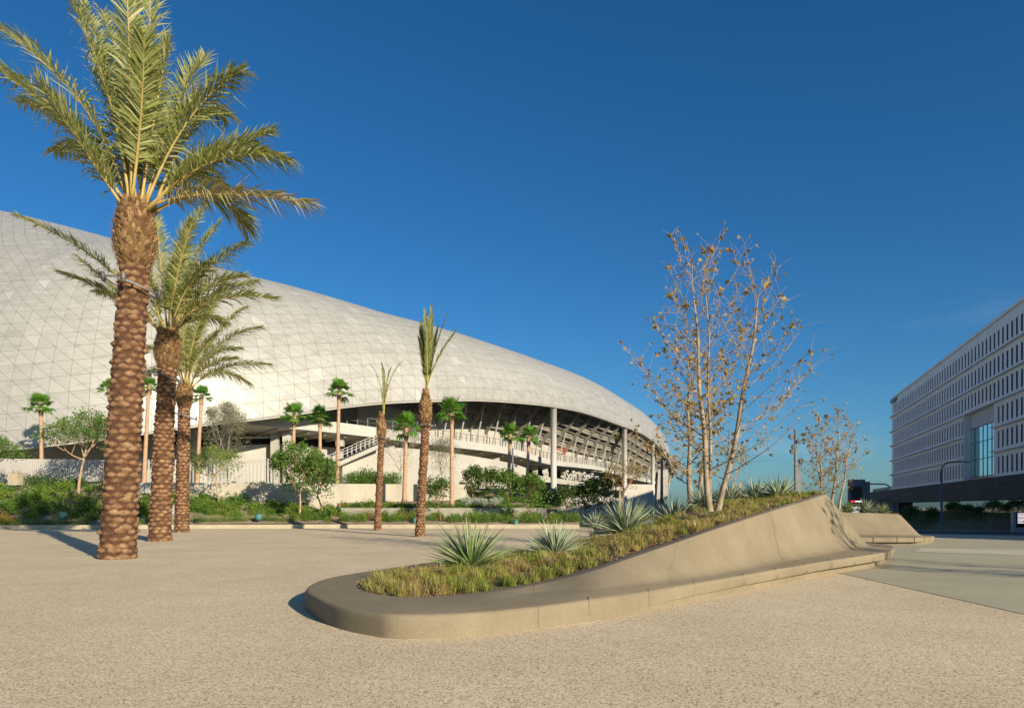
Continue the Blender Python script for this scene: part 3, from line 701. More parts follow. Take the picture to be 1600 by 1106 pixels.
fr3 = [((335, 520), (408, 512), -.5), ((345, 560), (422, 570), -.4), ((310, 500), (350, 455), .5), ((330, 510), (385, 480), 1.2), ((290, 500), (300, 440), .5), ((320, 540), (375, 545), 1.6), ((270, 520), (235, 480), 1.2), ((265, 540), (215, 540), .8), ((300, 520), (325, 470), -1.2), ((280, 520), (265, 460), 2.0), ((330, 560), (390, 600), 2.2), ((255, 560), (225, 590), 2.2)]
fr3 += [((288, 540), (285, 490), -.6), ((305, 550), (340, 520), -.8), ((275, 550), (250, 510), -.5), ((300, 540), (320, 500), .8), ((315, 565), (370, 560), -1.0), ((310, 510), (355, 440), -.6)]
big_palm(284, 831, (288, 640), (290, 603), .80, fr3, 'rear date palm of the three big ones, shortest and slimmest of them', 33, (289, 650), .86, rho=.17)
def tied_palm(base_px, base_py, neck, top, dia, tips, label, seed, ringpx, nleaf, leaf):
    g = G(base_px, base_py); Y = g.y
    e_ = empty('date_palm', g, 0, label, 'palm tree', 'date palms standing in the plaza')
    def loc(px, py, dy=0): return P(px, py, Y + dy) - g
    nk, tp = loc(*neck), loc(*top); mb = MB(); sc = palm_trunk(mb, nk.z + .1, dia / 2, dia / 2 * .86, (nk.x, 0), 8, .13, .03, seed, .05)
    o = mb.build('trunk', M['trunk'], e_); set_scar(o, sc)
    boots(e_, nk, tp.z - nk.z, dia * .44, dia * .64, dia * .22, 150, .13, seed); light_ring(e_, loc(*ringpx), dia * .80, (.2, 1), .1, dia * 1.3, dia * .45, seed)
    r_ = random.Random(seed)
    for k, ((cx, cy), (tx, ty), dy) in enumerate(tips):
        frond(e_, tp + Vector((r_.uniform(-.04, .04), r_.uniform(-.04, .04), -.1)), loc(cx, cy, dy * .2), loc(tx, ty, dy), leaf, nleaf, M['frond_dark'], M['rachis_green'], .035, seed * 9 + k, .02, .25, .22, .02, .42)
tied_palm(656, 838, (665, 670), (667, 608), .46, [((668, 560), (664, 486), .1), ((672, 560), (674, 482), -.1), ((675, 555), (698, 492), .2), ((676, 565), (712, 518), -.2), ((662, 560), (657, 505), .2), ((664, 570), (654, 530), -.2), ((672, 565), (684, 512), .4), ((668, 560), (668, 500), -.4)],
          'leaning slim date palm with its leaves tied upright in a tall tuft', 44, (666, 664), 60, .5)
tied_palm(590, 828, (596, 690), (599, 645), .44, [((599, 590), (577, 568), .1), ((602, 585), (596, 568), -.2), ((603, 590), (611, 575), .2), ((606, 585), (629, 564), -.1), ((600, 600), (600, 578), .3)],
          'slim date palm with only a few thin bare upright leaves', 55, (597, 684), 30, .30)
# ------------------------------------------------------------------ planting bed and terraces along the stadium
WALL_Y = lambda px: lerp(52, 56, (px - 270) / 460)
def bedz(px, Y):
    l_ = .21 + 2.4 * smooth(43, 60, Y) + .6 * smooth(54, 60, Y)
    r_ = .21 + .48 * smooth(44, 50, Y)
    m_ = lerp(.21, interp(px, [(270, 1.9), (330, 1.84), (530, 1.0), (560, .75)]), smooth(43.5, 52, Y))
    w1 = smooth(215, 275, px); w2 = smooth(500, 560, px)
    return lerp(lerp(l_, m_, w1), r_, w2)
def KY(px): return lerp(43.0, 45.6, max(0, min(1, px / 560))) if px < 560 else lerp(45.6, 45.0, (px - 560) / 340)
mb = MB(); nx_, ny_ = 90, 16; vs = []
for j in range(ny_ + 1):
    for i in range(nx_ + 1):
        px = lerp(-260, 905, i / nx_); Yf = KY(px) + .05; Yb = 61 if px < 260 else (interp(px, [(260, 52.5), (530, 54.3), (532, 49.6), (905, 49.6)])); Y = lerp(Yf, Yb, j / ny_)
        x, y = XY(px, Y); vs.append((x, y, bedz(px, Y) + (rnd.uniform(-.03, .03) if j else 0)))
mb.add(vs, [(j * (nx_ + 1) + i, j * (nx_ + 1) + i + 1, (j + 1) * (nx_ + 1) + i + 1, (j + 1) * (nx_ + 1) + i) for j in range(ny_) for i in range(nx_)])
tag(mb.build('planting_bed', M['bed_soil']), kind='structure')
mb = MB()
prev = None
for i in range(61):
    px = lerp(-260, 905, i / 60); x, y = XY(px, KY(px))
    if prev: mb.beam((prev[0], prev[1], .10), (x, y, .10), .3, .32)
    prev = (x, y)
tag(mb.build('bed_kerb', M['kerb']), kind='structure')
# upper terrace behind the low wall, and the terrace behind the tall wall
mb = MB(); vs = []
for j in range(9):
    for i in range(25):
        px = lerp(532, 875, i / 24); Y = lerp(49.7, 66, j / 8); x, y = XY(px, Y)
        vs.append((x, y, 1.25 + .7 * smooth(50, 56, Y) + 1.2 * smooth(56, 64, Y) + rnd.uniform(-.03, .03)))
mb.add(vs, [(j * 25 + i, j * 25 + i + 1, (j + 1) * 25 + i + 1, (j + 1) * 25 + i) for j in range(8) for i in range(24)])
tag(mb.build('upper_bed', M['bed_soil']), kind='structure')
mb = MB(); vs = []
for j in range(5):
    for i in range(31):
        px = lerp(215, 735, i / 30); Y = lerp(WALL_Y(px) + .25, 72, j / 4); x, y = XY(px, Y); vs.append((x, y, 3.15 + .25 * smooth(56, 66, Y)))
mb.add(vs, [(j * 31 + i, j * 31 + i + 1, (j + 1) * 31 + i + 1, (j + 1) * 31 + i) for j in range(4) for i in range(30)])
tag(mb.build('terrace', M['bed_soil']), kind='structure')
def wall_run(name, pts, z0, z1, th, mat, label, joint=0):
    e_ = empty(name, (*pts[0], 0), 0, label, 'wall'); o0 = Vector((*pts[0], 0)); mb = MB()
    for a, b in zip(pts, pts[1:]):
        a, b = Vector((*a, 0)) - o0, Vector((*b, 0)) - o0; L = (b - a).length; n = max(1, round(L / joint)) if joint else 1
        for k in range(n):
            p, q = a.lerp(b, k / n), a.lerp(b, (k + 1) / n); g_ = (q - p).normalized() * .012
            mb.beam((*(p + g_).xy, (z0 + z1) / 2), (*(q - g_).xy, (z0 + z1) / 2), th, z1 - z0)
    mb.build('wall_panels', mat, e_)
    mb = MB()
    for a, b in zip(pts, pts[1:]):
        a, b = Vector((*a, 0)) - o0, Vector((*b, 0)) - o0; mb.beam((*a.xy, (z0 + z1) / 2 - .05), (*b.xy, (z0 + z1) / 2 - .05), th * .6, z1 - z0 - .1)
    mb.build('wall_core', M['low_concrete'], e_); return e_
wall_run('retaining_wall', [XY(p, WALL_Y(p)) for p in (200, 330, 460, 600, 729)], .3, 3.25, .3, M['wall_concrete'], 'tall pale concrete retaining wall below the white fence', 6.5)
wall_run('retaining_wall', [XY(729.5, WALL_Y(729) + .16), XY(727, 62)], .8, 3.20, .3, M['wall_concrete'], 'short return of the tall concrete wall at its right end')
wall_run('low_wall', [XY(p, 49.4) for p in (533, 640, 760, 849)], .25, 1.34, .3, M['low_concrete'], 'low grey concrete wall behind the kerb shrubs and slim palms', 7.5)
wall_run('low_wall', [XY(849.6, 49.6), XY(868, 55)], .25, 1.30, .3, M['low_concrete'], 'short grey wall turning back at the right end of the low wall')

# white picket fence
def picket(pxs, Yf, zt, zb, label, sp, wd):
    a = XY(pxs[0], Yf[0]); e_ = empty('picket_fence', (*a, 0), 0, label, 'fence'); o0 = Vector((*a, 0)); mb = MB(); ra_ = MB(); pm = []
    p0, p1 = Vector((*XY(pxs[0], Yf[0]), 0)), Vector((*XY(pxs[1], Yf[1]), 0)); L = (p1 - p0).length; n = int(L / sp); ang = math.atan2(p1.y - p0.y, p1.x - p0.x)
    for k in range(n + 1):
        p = p0.lerp(p1, k / n) - o0; tz = lerp(zt[0], zt[1], k / n); bz = lerp(zb[0], zb[1], k / n)
        mb.box((p.x, p.y, (tz + bz) / 2), (wd, .16, tz - bz), ang)
        if k % 14 == 0: pm.append((p, tz, bz))
    for f_ in (.12, .88):
        ra_.beam((*(p0 - o0).xy + Vector((-math.sin(ang), math.cos(ang))) * .12, lerp(zb[0], zt[0], f_)), (*(p1 - o0).xy + Vector((-math.sin(ang), math.cos(ang))) * .12, lerp(zb[1], zt[1], f_)), .05, .07)
    mb.build('slats', M['white'], e_); ra_.build('rails', M['white'], e_)
    for p, tz, bz in pm:
        m2 = MB(); q = p + Vector((-math.sin(ang), math.cos(ang), 0)) * .22; m2.box((q.x, q.y, (tz + bz) / 2 - .1), (.1, .1, tz - bz), ang); m2.build('post', M['white'], e_)
picket((-120, 172), (62, 61), (5.9, 5.6), (3.6, 3.7), 'white slatted fence left of the big palms, slats close together', .19, .15)
picket((172, 425), (61, 61.5), (5.6, 5.75), (3.2, 3.25), 'white slatted fence right of the big palms, open gaps between slats', .34, .12)

# ------------------------------------------------------------------ stadium
STAD = empty('stadium', (0, 75, 0), 0, 'vast white stadium with a curved triangular panel roof shell, seating underside and white concourse', 'stadium')
SO = Vector((0, 75, 0))
def sbuild(mb, name, mats):
    mb.v = [(v[0] - SO.x, v[1] - SO.y, v[2] - SO.z) for v in mb.v]; return mb.build(name, mats, STAD)
BC = [(-600, 715, 92), (-420, 716, 80), (-250, 712, 72.5), (-100, 706, 69.2), (0, 701, 68.5), (110, 690, 69.2), (221, 676, 71.3), (321, 662, 74.5), (438, 649, 79.6), (542, 634, 85.5), (620, 627, 90.6), (683, 625, 95), (748, 624, 101.5), (813, 628, 109.5), (860, 633, 117), (905, 641, 127), (938, 651, 137), (970, 663, 150), (1003, 676, 168), (1024, 691, 185), (1040, 709, 205), (1048, 726, 222)]
TOP = [(-700, 340), (-400, 300), (-250, 290), (-100, 308), (0, 329.5), (28, 335), (100, 353), (172, 372), (300, 406), (381, 429), (432, 441), (514, 463), (590, 486), (647, 501), (715, 520), (800, 548), (834, 560), (895, 582), (936, 601), (977, 626), (1005, 645), (1032, 673), (1046, 697), (1052, 722), (1080, 800)]
TOPS = catmull(TOP, 6); TOPT = [(p[0], p[1]) for p in TOPS]
B3 = [P(*b) for b in BC] + [Vector((56.5, 246, 13.0)), Vector((53, 268, 12))]
bl = [Vector(p) for p in catmull([tuple(p) for p in B3], 8)]
def inward(k):
    a, b = bl[max(0, k - 2)], bl[min(len(bl) - 1, k + 2)]; t = Vector((b.x - a.x, b.y - a.y, 0)).normalized(); return Vector((-t.y, t.x, 0))
NA = 44; ang = [R(125) * i / NA for i in range(NA + 1)]
ca, sa = np.array([1 - math.cos(a) for a in ang]), np.array([math.sin(a) for a in ang])
nb_ = len(bl); Hs = []; Ds = []
for k, b in enumerate(bl):
    pxb = CX + b.x / b.y * F; D = interp(pxb, [(-250, 34), (400, 30), (700, 24), (900, 19), (1000, 15), (1048, 9)]); n_ = inward(k); lo_, hi_ = 0.5, 80
    for it in range(40):
        H = (lo_ + hi_) / 2
        x = b.x + n_.x * D * ca; y = b.y + n_.y * D * ca; z = b.z + H * sa; px = CX + x / y * F; py = HY - (z - HC) / y * F
        tg_ = np.interp(px, [q[0] for q in TOPT], [q[1] for q in TOPT])
        if (tg_ - py).max() > 0: hi_ = H
        else: lo_ = H
    Hs.append(H); Ds.append(D)
for it in range(3): Hs = [Hs[0]] + [.25 * Hs[i - 1] + .5 * Hs[i] + .25 * Hs[i + 1] for i in range(1, nb_ - 1)] + [Hs[-1]]
mb = MB(); uvs = []; vs = []; ulen = 0
for k, b in enumerate(bl):
    if k: ulen += (b - bl[k - 1]).length
    n_ = inward(k); vlen = 0; last = None
    for i in range(NA + 1):
        p = b + n_ * Ds[k] * ca[i]; p.z = b.z + Hs[k] * sa[i]
        if last is not None: vlen += (p - last).length
        last = p.copy(); vs.append(p); uvs.append((ulen / 1.95, vlen / 1.75))
n = NA + 1
mb.add(vs, [(k * n + i, (k + 1) * n + i, (k + 1) * n + i + 1, k * n + i + 1) for k in range(nb_ - 1) for i in range(NA)], 0, True)
sh = sbuild(mb, 'roof_shell', M['shell'])
ul = sh.data.uv_layers.new(name='UVMap'); li = np.zeros(len(sh.data.loops), dtype=np.int32); sh.data.loops.foreach_get('vertex_index', li)
ul.data.foreach_set('uv', np.array(uvs, dtype=np.float32)[li].ravel())
# rim and soffit under the shell
mb = MB(); vs = []
for k, b in enumerate(bl):
    n_ = inward(k); vs += [b - Vector((0, 0, .03)), b + n_ * .05 + Vector((0, 0, -.25)), b + n_ * 1.0 + Vector((0, 0, -.2)), b + n_ * 3.2 + Vector((0, 0, .9))]
mb.add(vs, [(k * 4 + i, k * 4 + i + 1, (k + 1) * 4 + i + 1, (k + 1) * 4 + i) for k in range(nb_ - 1) for i in range(3)]); sbuild(mb, 'shell_soffit', M['grey_wall'])
# upper seating deck seen from below
WC = [(640, 643, 104), (718, 661, 112), (792, 675, 122), (850, 692, 134), (905, 708, 148), (948, 718, 162), (975, 727, 176), (1010, 742, 202), (1032, 752, 226), (1044, 760, 245)]
wl3 = [Vector(p) for p in catmull([tuple(P(*w)) for w in WC], 6)]
def nrm_of(L, k):
    a, b = L[max(0, k - 1)], L[min(len(L) - 1, k + 1)]; t = Vector((b.x - a.x, b.y - a.y, 0)).normalized(); return Vector((t.y, -t.x, 0))
NSTEP = 14; mb = MB(); vs = []; row = 2 * NSTEP + 1
for k, w in enumerate(wl3):
    o_ = nrm_of(wl3, k) * (1 - .45 * smooth(130, 190, w.y)); p = w.copy(); vs.append(p.copy())
    for s_ in range(NSTEP):
        p = p + o_ * .50; vs.append(p.copy()); p = p + Vector((0, 0, .56)); vs.append(p.copy())
mb.add(vs, [(k * row + i, (k + 1) * row + i, (k + 1) * row + i + 1, k * row + i + 1) for k in range(len(wl3) - 1) for i in range(row - 1)]); sbuild(mb, 'seating_underside', M['bowl'])
# longitudinal beams under the deck
for s_ in (1, 4, 7, 10, 13):
    mb = MB(); pr_ = None
    for k, w in enumerate(wl3):
        o_ = nrm_of(wl3, k) * (1 - .45 * smooth(130, 190, w.y)); p = w + o_ * (.50 * s_ + .45) + Vector((0, 0, .56 * s_ - .35))
        if pr_ is not None: mb.beam(pr_, p, .22, .5)
        pr_ = p
    sbuild(mb, 'deck_beam', M['raker'])
for k in range(1, len(wl3) - 3, 2):
    w, o_ = wl3[k], nrm_of(wl3, k) * (1 - .45 * smooth(130, 190, wl3[k].y)); mb = MB(); a = w + o_ * .2 + Vector((0, 0, -.9)); b = w + o_ * (.50 * NSTEP + .3) + Vector((0, 0, .56 * NSTEP - .9))
    sc_ = max(.8, w.y / 150); mb.beam(a, b, .24 * sc_, .8); sbuild(mb, 'raker_beam', M['raker'])
    if k % 4 == 1 or k % 2 == 1:
        mb = MB(); m_ = a.lerp(b, .5); mb.beam(w + o_ * 1.6 + Vector((0, 0, -4)), m_, .22 * sc_, .24 * sc_)
        sbuild(mb, 'strut', M['white'])
def ribbon(tab, name, mat, thick=.3, n=5):
    """vertical band: (px, top py, bottom py, Y)"""
    c_ = catmull(tab, n); mb = MB(); pr = []
    for a in c_:
        t_, b_ = P(a[0], a[1], a[3]), P(a[0], a[2], a[3]); pr.append((t_, b_))
    L = [q[0] for q in pr]; rows = []
    for k, (t_, b_) in enumerate(pr):
        i_ = -nrm_of(L, k) * thick; rows.append([b_, t_, t_ + i_, b_ + i_])
    vs = [p for r_ in rows for p in r_]
    mb.add(vs, [(k * 4 + i, (k + 1) * 4 + i, (k + 1) * 4 + (i + 1) % 4, k * 4 + (i + 1) % 4) for k in range(len(rows) - 1) for i in range(4)]); 
    mb.add(rows[0], [(0, 1, 2, 3)]); mb.add(rows[-1], [(3, 2, 1, 0)])
    sbuild(mb, name, mat); return pr
ribbon([(415, 646, 700, 91), (520, 622, 700, 98), (600, 615, 690, 103.5), (668, 618, 690, 110)], 'under_shell_wall', M['grey_wall'], .4)
# inner wall above the concourse
ribbon([(560, 628, 668, 97), (640, 642, 684, 103.7), (718, 660, 700, 111.7), (792, 674, 712, 121.7), (850, 691, 726, 133.6), (905, 707, 736, 147.5), (948, 717, 742, 161.5), (975, 726, 748, 175), (1010, 741, 758, 201), (1032, 751, 764, 225)], 'inner_wall', M['white_wall'], .4)
FA = [(385, 657, 663, 80.5), (450, 655, 669, 84), (513, 658, 675, 88), (591, 668, 684, 93), (650, 677, 692, 98), (707, 686, 698.5, 104), (792, 698.5, 709, 114), (857, 717, 725, 125), (905, 724, 730.5, 137), (938, 729, 735, 148), (992, 743, 749, 175), (1024, 751, 756, 198)]
fp = ribbon(FA, 'concourse_fascia', M['white'], .4)
fb = [q[1] for q in fp]; mb = MB(); vs = []
for k, b in enumerate(fb):
    i_ = -nrm_of(fb, k); vs += [b + i_ * .4 + Vector((0, 0, .02)), b + i_ * 13 + Vector((0, 0, -.6)), b + i_ * 13 + Vector((0, 0, .6)), b + i_ * .4 + Vector((0, 0, .6))]
mb.add(vs, [(k * 4 + i, k * 4 + (i + 1) % 4, (k + 1) * 4 + (i + 1) % 4, (k + 1) * 4 + i) for k in range(len(fb) - 1) for i in range(4)]); sbuild(mb, 'concourse_slab', M['grey_wall'])
# ribs and duct boxes under the slab
for k in range(4, len(fb) - 2, 2):
    b, i_ = fb[k], -nrm_of(fb, k); mb = MB(); mb.beam(b + i_ * .8 + Vector((0, 0, -.18)), b + i_ * 12 + Vector((0, 0, -.75)), .25, .3); sbuild(mb, 'slab_rib', M['white'])
    if k % 6 == 0: mb = MB(); mb.box(b + i_ * 2.2 + Vector((0, 0, -.9)), (1.0, .8, 1.1)); sbuild(mb, 'duct_box', M['white'])
ft = [q[0] for q in fp]; mb = MB()
for k in range(2, len(ft) - 1):
    i_ = -nrm_of(ft, k) * .3; a, b = ft[k] + i_, ft[k + 1] + i_; hh = Vector((0, 0, 1.15))
    mb.beam(a + hh, b + hh, .07, .07); mb.beam(a + hh * .5, b + hh * .5, .03, .03); L = (b - a).length; n_ = max(1, round(L / 1.3))
    for q in range(n_): p = a.lerp(b, q / n_); mb.beam(p, p + hh, .10, .14)
sbuild(mb, 'concourse_railing', M['grey_paint'])
# dark recess wall below the slab, then the sloping white wall in front
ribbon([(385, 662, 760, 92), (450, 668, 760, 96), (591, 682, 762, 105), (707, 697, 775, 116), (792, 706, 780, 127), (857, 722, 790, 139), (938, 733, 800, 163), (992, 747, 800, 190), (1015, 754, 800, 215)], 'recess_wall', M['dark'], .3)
ribbon([(535, 722, 775, 88), (579, 701, 775, 91), (640, 700.5, 775, 96), (709, 708, 775, 103.5), (760, 716, 775, 109), (800, 724, 775, 114), (823, 731, 775, 117.5)], 'white_ramp_wall', M['white_wall'], .5)
ribbon([(830, 741, 750, 122), (870, 747, 755, 129), (905, 752, 759, 138), (950, 758, 764, 152), (1000, 764, 770, 180)], 'lower_parapet', M['white_wall'], .4)
ribbon([(826, 764, 812, 121), (870, 768, 815, 129), (905, 770, 815, 138), (950, 776, 815, 152), (1000, 782, 815, 180)], 'base_wall', M['grey_wall'], .4)  # grey instead of white puts the shade on this wall into its colour
mb = MB()
for k, px in enumerate((836, 853, 880, 900, 918, 935, 955, 975)):
    Y = interp(px, [(830, 126), (905, 142), (1000, 184)]); p = P(px, 735, Y); mb.beam((p.x, p.y, -1), (p.x, p.y, p.z + 1), 1.0, 1.0, 0, (1, 0, 0))
sbuild(mb, 'concourse_piers', M['white_wall'])
# left part below the shell: grey wall, dark strip, ceiling
ribbon([(-260, 700, 760, 84), (0, 691, 760, 79), (160, 682, 760, 80), (300, 697, 765, 83), (430, 694, 768, 88), (535, 700, 775, 95)], 'grey_base_wall', M['grey_wall'], .4)
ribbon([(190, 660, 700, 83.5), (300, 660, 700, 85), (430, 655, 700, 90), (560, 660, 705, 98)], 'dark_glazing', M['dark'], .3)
mb = MB()
for px in (238, 300, 352, 430, 449):
    p = P(px, 690, interp(px, [(160, 79.5), (300, 82), (430, 86.5)])); mb.beam((p.x, p.y, 2.5), (p.x, p.y, 13), .9, .9, 0, (1, 0, 0))
sbuild(mb, 'portal_columns', M['white_wall'])
mb = MB(); a = P(225, 686, 82.4); b = P(425, 683, 87); mb.beam(a, b, .3, .25); mb.beam(a + Vector((0, 0, .7)), b + Vector((0, 0, .7)), .2, .15); 
for q in range(14): p = a.lerp(b, q / 13); mb.beam(p, p + Vector((0, 5, 1.2)), .15, .15)
sbuild(mb, 'ceiling_beams', M['white'])
# white service boxes on the terrace wall
for px, py0, py1, wd in ((341, 705, 752, 2.4), ):
    p = P(px, (py0 + py1) / 2, 70); mb = MB(); hh = (py1 - py0) / F * 70; mb.box(p, (wd, .3, hh)); mb.box(p + Vector((0, -.16, hh * .1)), (wd * .8, .04, hh * .6)); sbuild(mb, 'service_door', M['white'])
# support columns
for px, py, w_, Y in ((865, 628, 9.8, 119.5), (976, 661, 7.4, 156), (1020, 688, 6.2, 186)):
    p = P(px, py, Y); r_ = w_ / 2 / F * Y; mb = MB(); z0 = gz(p.x, p.y) - .2
    mb.tube([(p.x, p.y, z0), (p.x, p.y, z0 + .6), (p.x, p.y, z0 + .61), (p.x, p.y, p.z - .8), (p.x, p.y, p.z - .79), (p.x, p.y, p.z + 1)], [r_ * 1.18, r_ * 1.18, r_, r_, r_ * 1.08, r_ * 1.08], 24); sbuild(mb, 'column', M['white'])
# far abutment pier below the tip of the shell
mb = MB(); p = P(1030, 760, 214); mb.beam((p.x, p.y, -4), (p.x + 1, p.y, 13), 3.2, 3.2, 0, (1, 0, 0)); sbuild(mb, 'end_pier', M['grey_wall'])
mb = MB(); p = P(985, 775, 170); mb.box((p.x, p.y, 2), (10, 6, 10), .6); sbuild(mb, 'end_block', M['white_wall'])
# stair with rails
mb, rl = MB(), MB(); a, b = P(508, 728, 86), P(592, 691, 90); n_ = 26
for q in range(n_):
    p = a.lerp(b, q / n_); p2 = a.lerp(b, (q + 1) / n_); mb.beam((p.x, p.y + .8, p.z - .2), (p2.x, p2.y + .8, p.z - .2), 2.2, .4 + .16)
for dy in (-.3, 1.9):
    o_ = Vector((0, dy, 0))
    for hz in (1.1, .75, .4): rl.beam(a + o_ + Vector((0, 0, hz)), b + o_ + Vector((0, 0, hz)), .06, .06)
    for q in range(13): p = a.lerp(b, q / 12) + o_; rl.beam(p - Vector((0, 0, .1)), p + Vector((0, 0, 1.12)), .07, .07)
sbuild(mb, 'stair', M['grey_wall']); sbuild(rl, 'stair_railing', M['white'])
# lettering on the concourse edge
def letters(text, a, b, size, parent, name, mat, ext=.12):
    cu = bpy.data.curves.new(name, 'FONT'); cu.body = text; cu.size = size; cu.extrude = ext; cu.offset = .03; cu.space_character = 1.02; cu.materials.append(mat)
    o = bpy.data.objects.new(name, cu); COL.objects.link(o); o.parent = parent
    dg = bpy.context.evaluated_depsgraph_get(); me = bpy.data.meshes.new_from_object(o.evaluated_get(dg)); bpy.data.objects.remove(o); me.materials.clear(); me.materials.append(mat)
    o = bpy.data.objects.new(name, me); COL.objects.link(o); o.parent = parent
    d = (b - a); o.location = a - SO; o.rotation_euler = (R(90), 0, math.atan2(d.y, d.x)); return o
a, b = P(884, 749, 134.2), P(955, 757.5, 154); d_ = (b - a); d_.z = 0; d_.normalize()
letters('SoFi', a, b, 2.7, STAD, 'sign_lettering', M['white'])
letters('Stadium', a + d_ * 8.0, b, 2.7, STAD, 'sign_lettering', M['white'])
mb = MB(); rz_ = math.atan2(d_.y, d_.x)
for i in range(4):
    for j in range(4):
        if (i, j) in ((0, 3), (2, 1), (3, 0)): continue
        mb.box(a + d_ * (6.15 + i * .42) + Vector((0, 0, .2 + j * .42)), (.27, .2, .27), rz_)
sbuild(mb, 'sign_emblem', M['white'])
mb = MB(); mb.beam(a + d_ * -.5 + Vector((0, .3, 2.25)), a + d_ * 19 + Vector((0, .3, 2.25)), .12, .1)
for q in range(5): p = a + d_ * (q * 4.2) + Vector((0, .3, 2.2)); mb.beam(p, p + Vector((0, 0, 1.7)), .05, .05)
sbuild(mb, 'sign_frame', M['white'])
mb = MB(); p = P(876, 704, 139); rz = .9
for q in range(20):
    a0 = 2 * math.pi * q / 20; a1 = 2 * math.pi * (q + 1) / 20; e1 = Vector((math.cos(rz), math.sin(rz), 0)); 
    f_ = lambda A: p + e1 * math.cos(A) * 2.4 + Vector((0, -.3, math.sin(A) * .42))
    mb.beam(f_(a0), f_(a1), .12, .14)
sbuild(mb, 'wall_emblem', M['red'])

# ------------------------------------------------------------------ fan palms
def fan_leaf(mb, b, d, L, rad, r_, droop):
    d = d.normalized(); s_ = d.cross(Vector((0, 0, 1))); s_ = s_.normalized() if s_.length > .1 else Vector((1, 0, 0)); u = s_.cross(d)
    h = b + d * L - Vector((0, 0, droop * .12)); mb.tube([b, b.lerp(h, .5) + Vector((0, 0, .04)), h], [.022, .018, .012], 5, 1)
    n = 17
    for k in range(n):
        a = lerp(-1.9, 1.9, k / (n - 1)); dd = (d * math.cos(a) + s_ * math.sin(a)); rr = rad * (1 - .12 * abs(a)) * r_.uniform(.88, 1.08)
        w = (s_ * math.cos(a) - d * math.sin(a)) * rad * .095; p1 = h + dd * rr * .55 + u * .03 * (1 if k % 2 else -1); p2 = h + dd * rr - Vector((0, 0, droop * rr * r_.uniform(.25, .6)))
        mb.add([h, p1 - w, p2 - w * .15, p2 + w * .15, p1 + w], [(0, 1, 2, 3, 4)], 0)
def fan_crown(seed, n=17, rad=.62, flat=False):
    r_ = random.Random(seed); mb = MB()
    for k in range(n):
        az = k * 2.39996 + r_.uniform(-.3, .3); el = lerp(-.45, 1.35, ((k + .5) / n) ** .9) + r_.uniform(-.15, .15)
        d = Vector((math.cos(az) * math.cos(el), math.sin(az) * math.cos(el), math.sin(el)))
        fan_leaf(mb, Vector((0, 0, r_.uniform(-.15, .05))), d, r_.uniform(.45, .8), rad * r_.uniform(.85, 1.15), r_, max(0, .9 - el * .6))
    return mb
crowns = []
for s_ in (1, 2, 3, 4):
    o = fan_crown(s_).build('crown', [M['fan'], M['fan_petiole']]); crowns.append(o.data); bpy.data.objects.remove(o)
FP = [(64, 636, 65, 720, 63.2, .85, 3.7, 'short fan palm left of the big trunks casting a shadow on the stadium shell'), (170, 607, 192, 745, 63, .62, 3.6, 'fan palm mostly hidden by the biggest trunk'), (233, 602, 225, 751, 60, .6, 3.2, 'fan palm seen between the first and second big trunks'),
      (315, 618, 308, 753, 60, .62, 3.2, 'fan palm just right of the third big trunk'), (460, 650, 457, 740, 58, .78, 3.2, 'fan palm above the round green tree, left of the stair'), (500, 653, 500, 735, 61, .75, 3.2, 'shorter headed fan palm close left of the tall one by the stair'),
      (530, 610, 527, 748, 59, .78, 3.2, 'tallest fan palm, standing against the shell left of the stair'), (635, 668, 632, 786, 52, .82, 1.9, 'fan palm between the two tied date palms'), (706, 645, 706, 792, 51, .85, 1.5, 'fan palm just right of the tied date palm'),
      (797, 678, 794, 792, 62, .75, 1.6, 'left one of the close pair of fan palms below the seating'), (826, 682, 823, 790, 66, .75, 1.6, 'right one of the close pair of fan palms below the seating')]
for k, (tx, ty, bx, by, Y, sc_, zb, lab) in enumerate(FP):
    t_ = P(tx, ty, Y); b_ = P(bx, by, Y); b_.z = zb; e_ = empty('fan_palm', b_, 0, lab, 'palm tree', 'fan palms in the stadium planting'); v = t_ - b_
    mb = MB(); N_ = 22; r0 = .20 if Y > 55 else .18; mb.tube([Vector((v.x * (i / N_) ** 1.2, 0, v.z * i / N_ - (.1 if i == 0 else 0))) for i in range(N_ + 1)], [(lerp(r0, .125, (i / N_) ** .7) + (.07 if i == 0 else 0) + (.05 * smooth(.82, .95, i / N_))) * (1 + .04 * (i % 2)) for i in range(N_ + 1)], 12); mb.build('trunk', M['fan_trunk'], e_)
    o = bpy.data.objects.new('crown', crowns[k % 4]); COL.objects.link(o); o.parent = e_; o.location = (v.x, 0, v.z); o.rotation_euler = (0, 0, k * 1.3); o.scale = (sc_ * 1.42, sc_ * 1.42, sc_ * 1.42)
    m2 = MB(); r_ = random.Random(k)
    for q in range(40):
        az = q * 2.4; z = -.05 - .9 * (q / 40); d = Vector((math.cos(az), math.sin(az), 0)); p = Vector((0, 0, z)) + d * .14; m2.add([p - Vector((-d.y, d.x, 0)) * .06, p + Vector((-d.y, d.x, 0)) * .06, p + d * .12 + Vector((0, 0, .22))], [(0, 1, 2)])
    o = m2.build('leaf_stubs', M['stub'], e_); o.location = (v.x, 0, v.z)

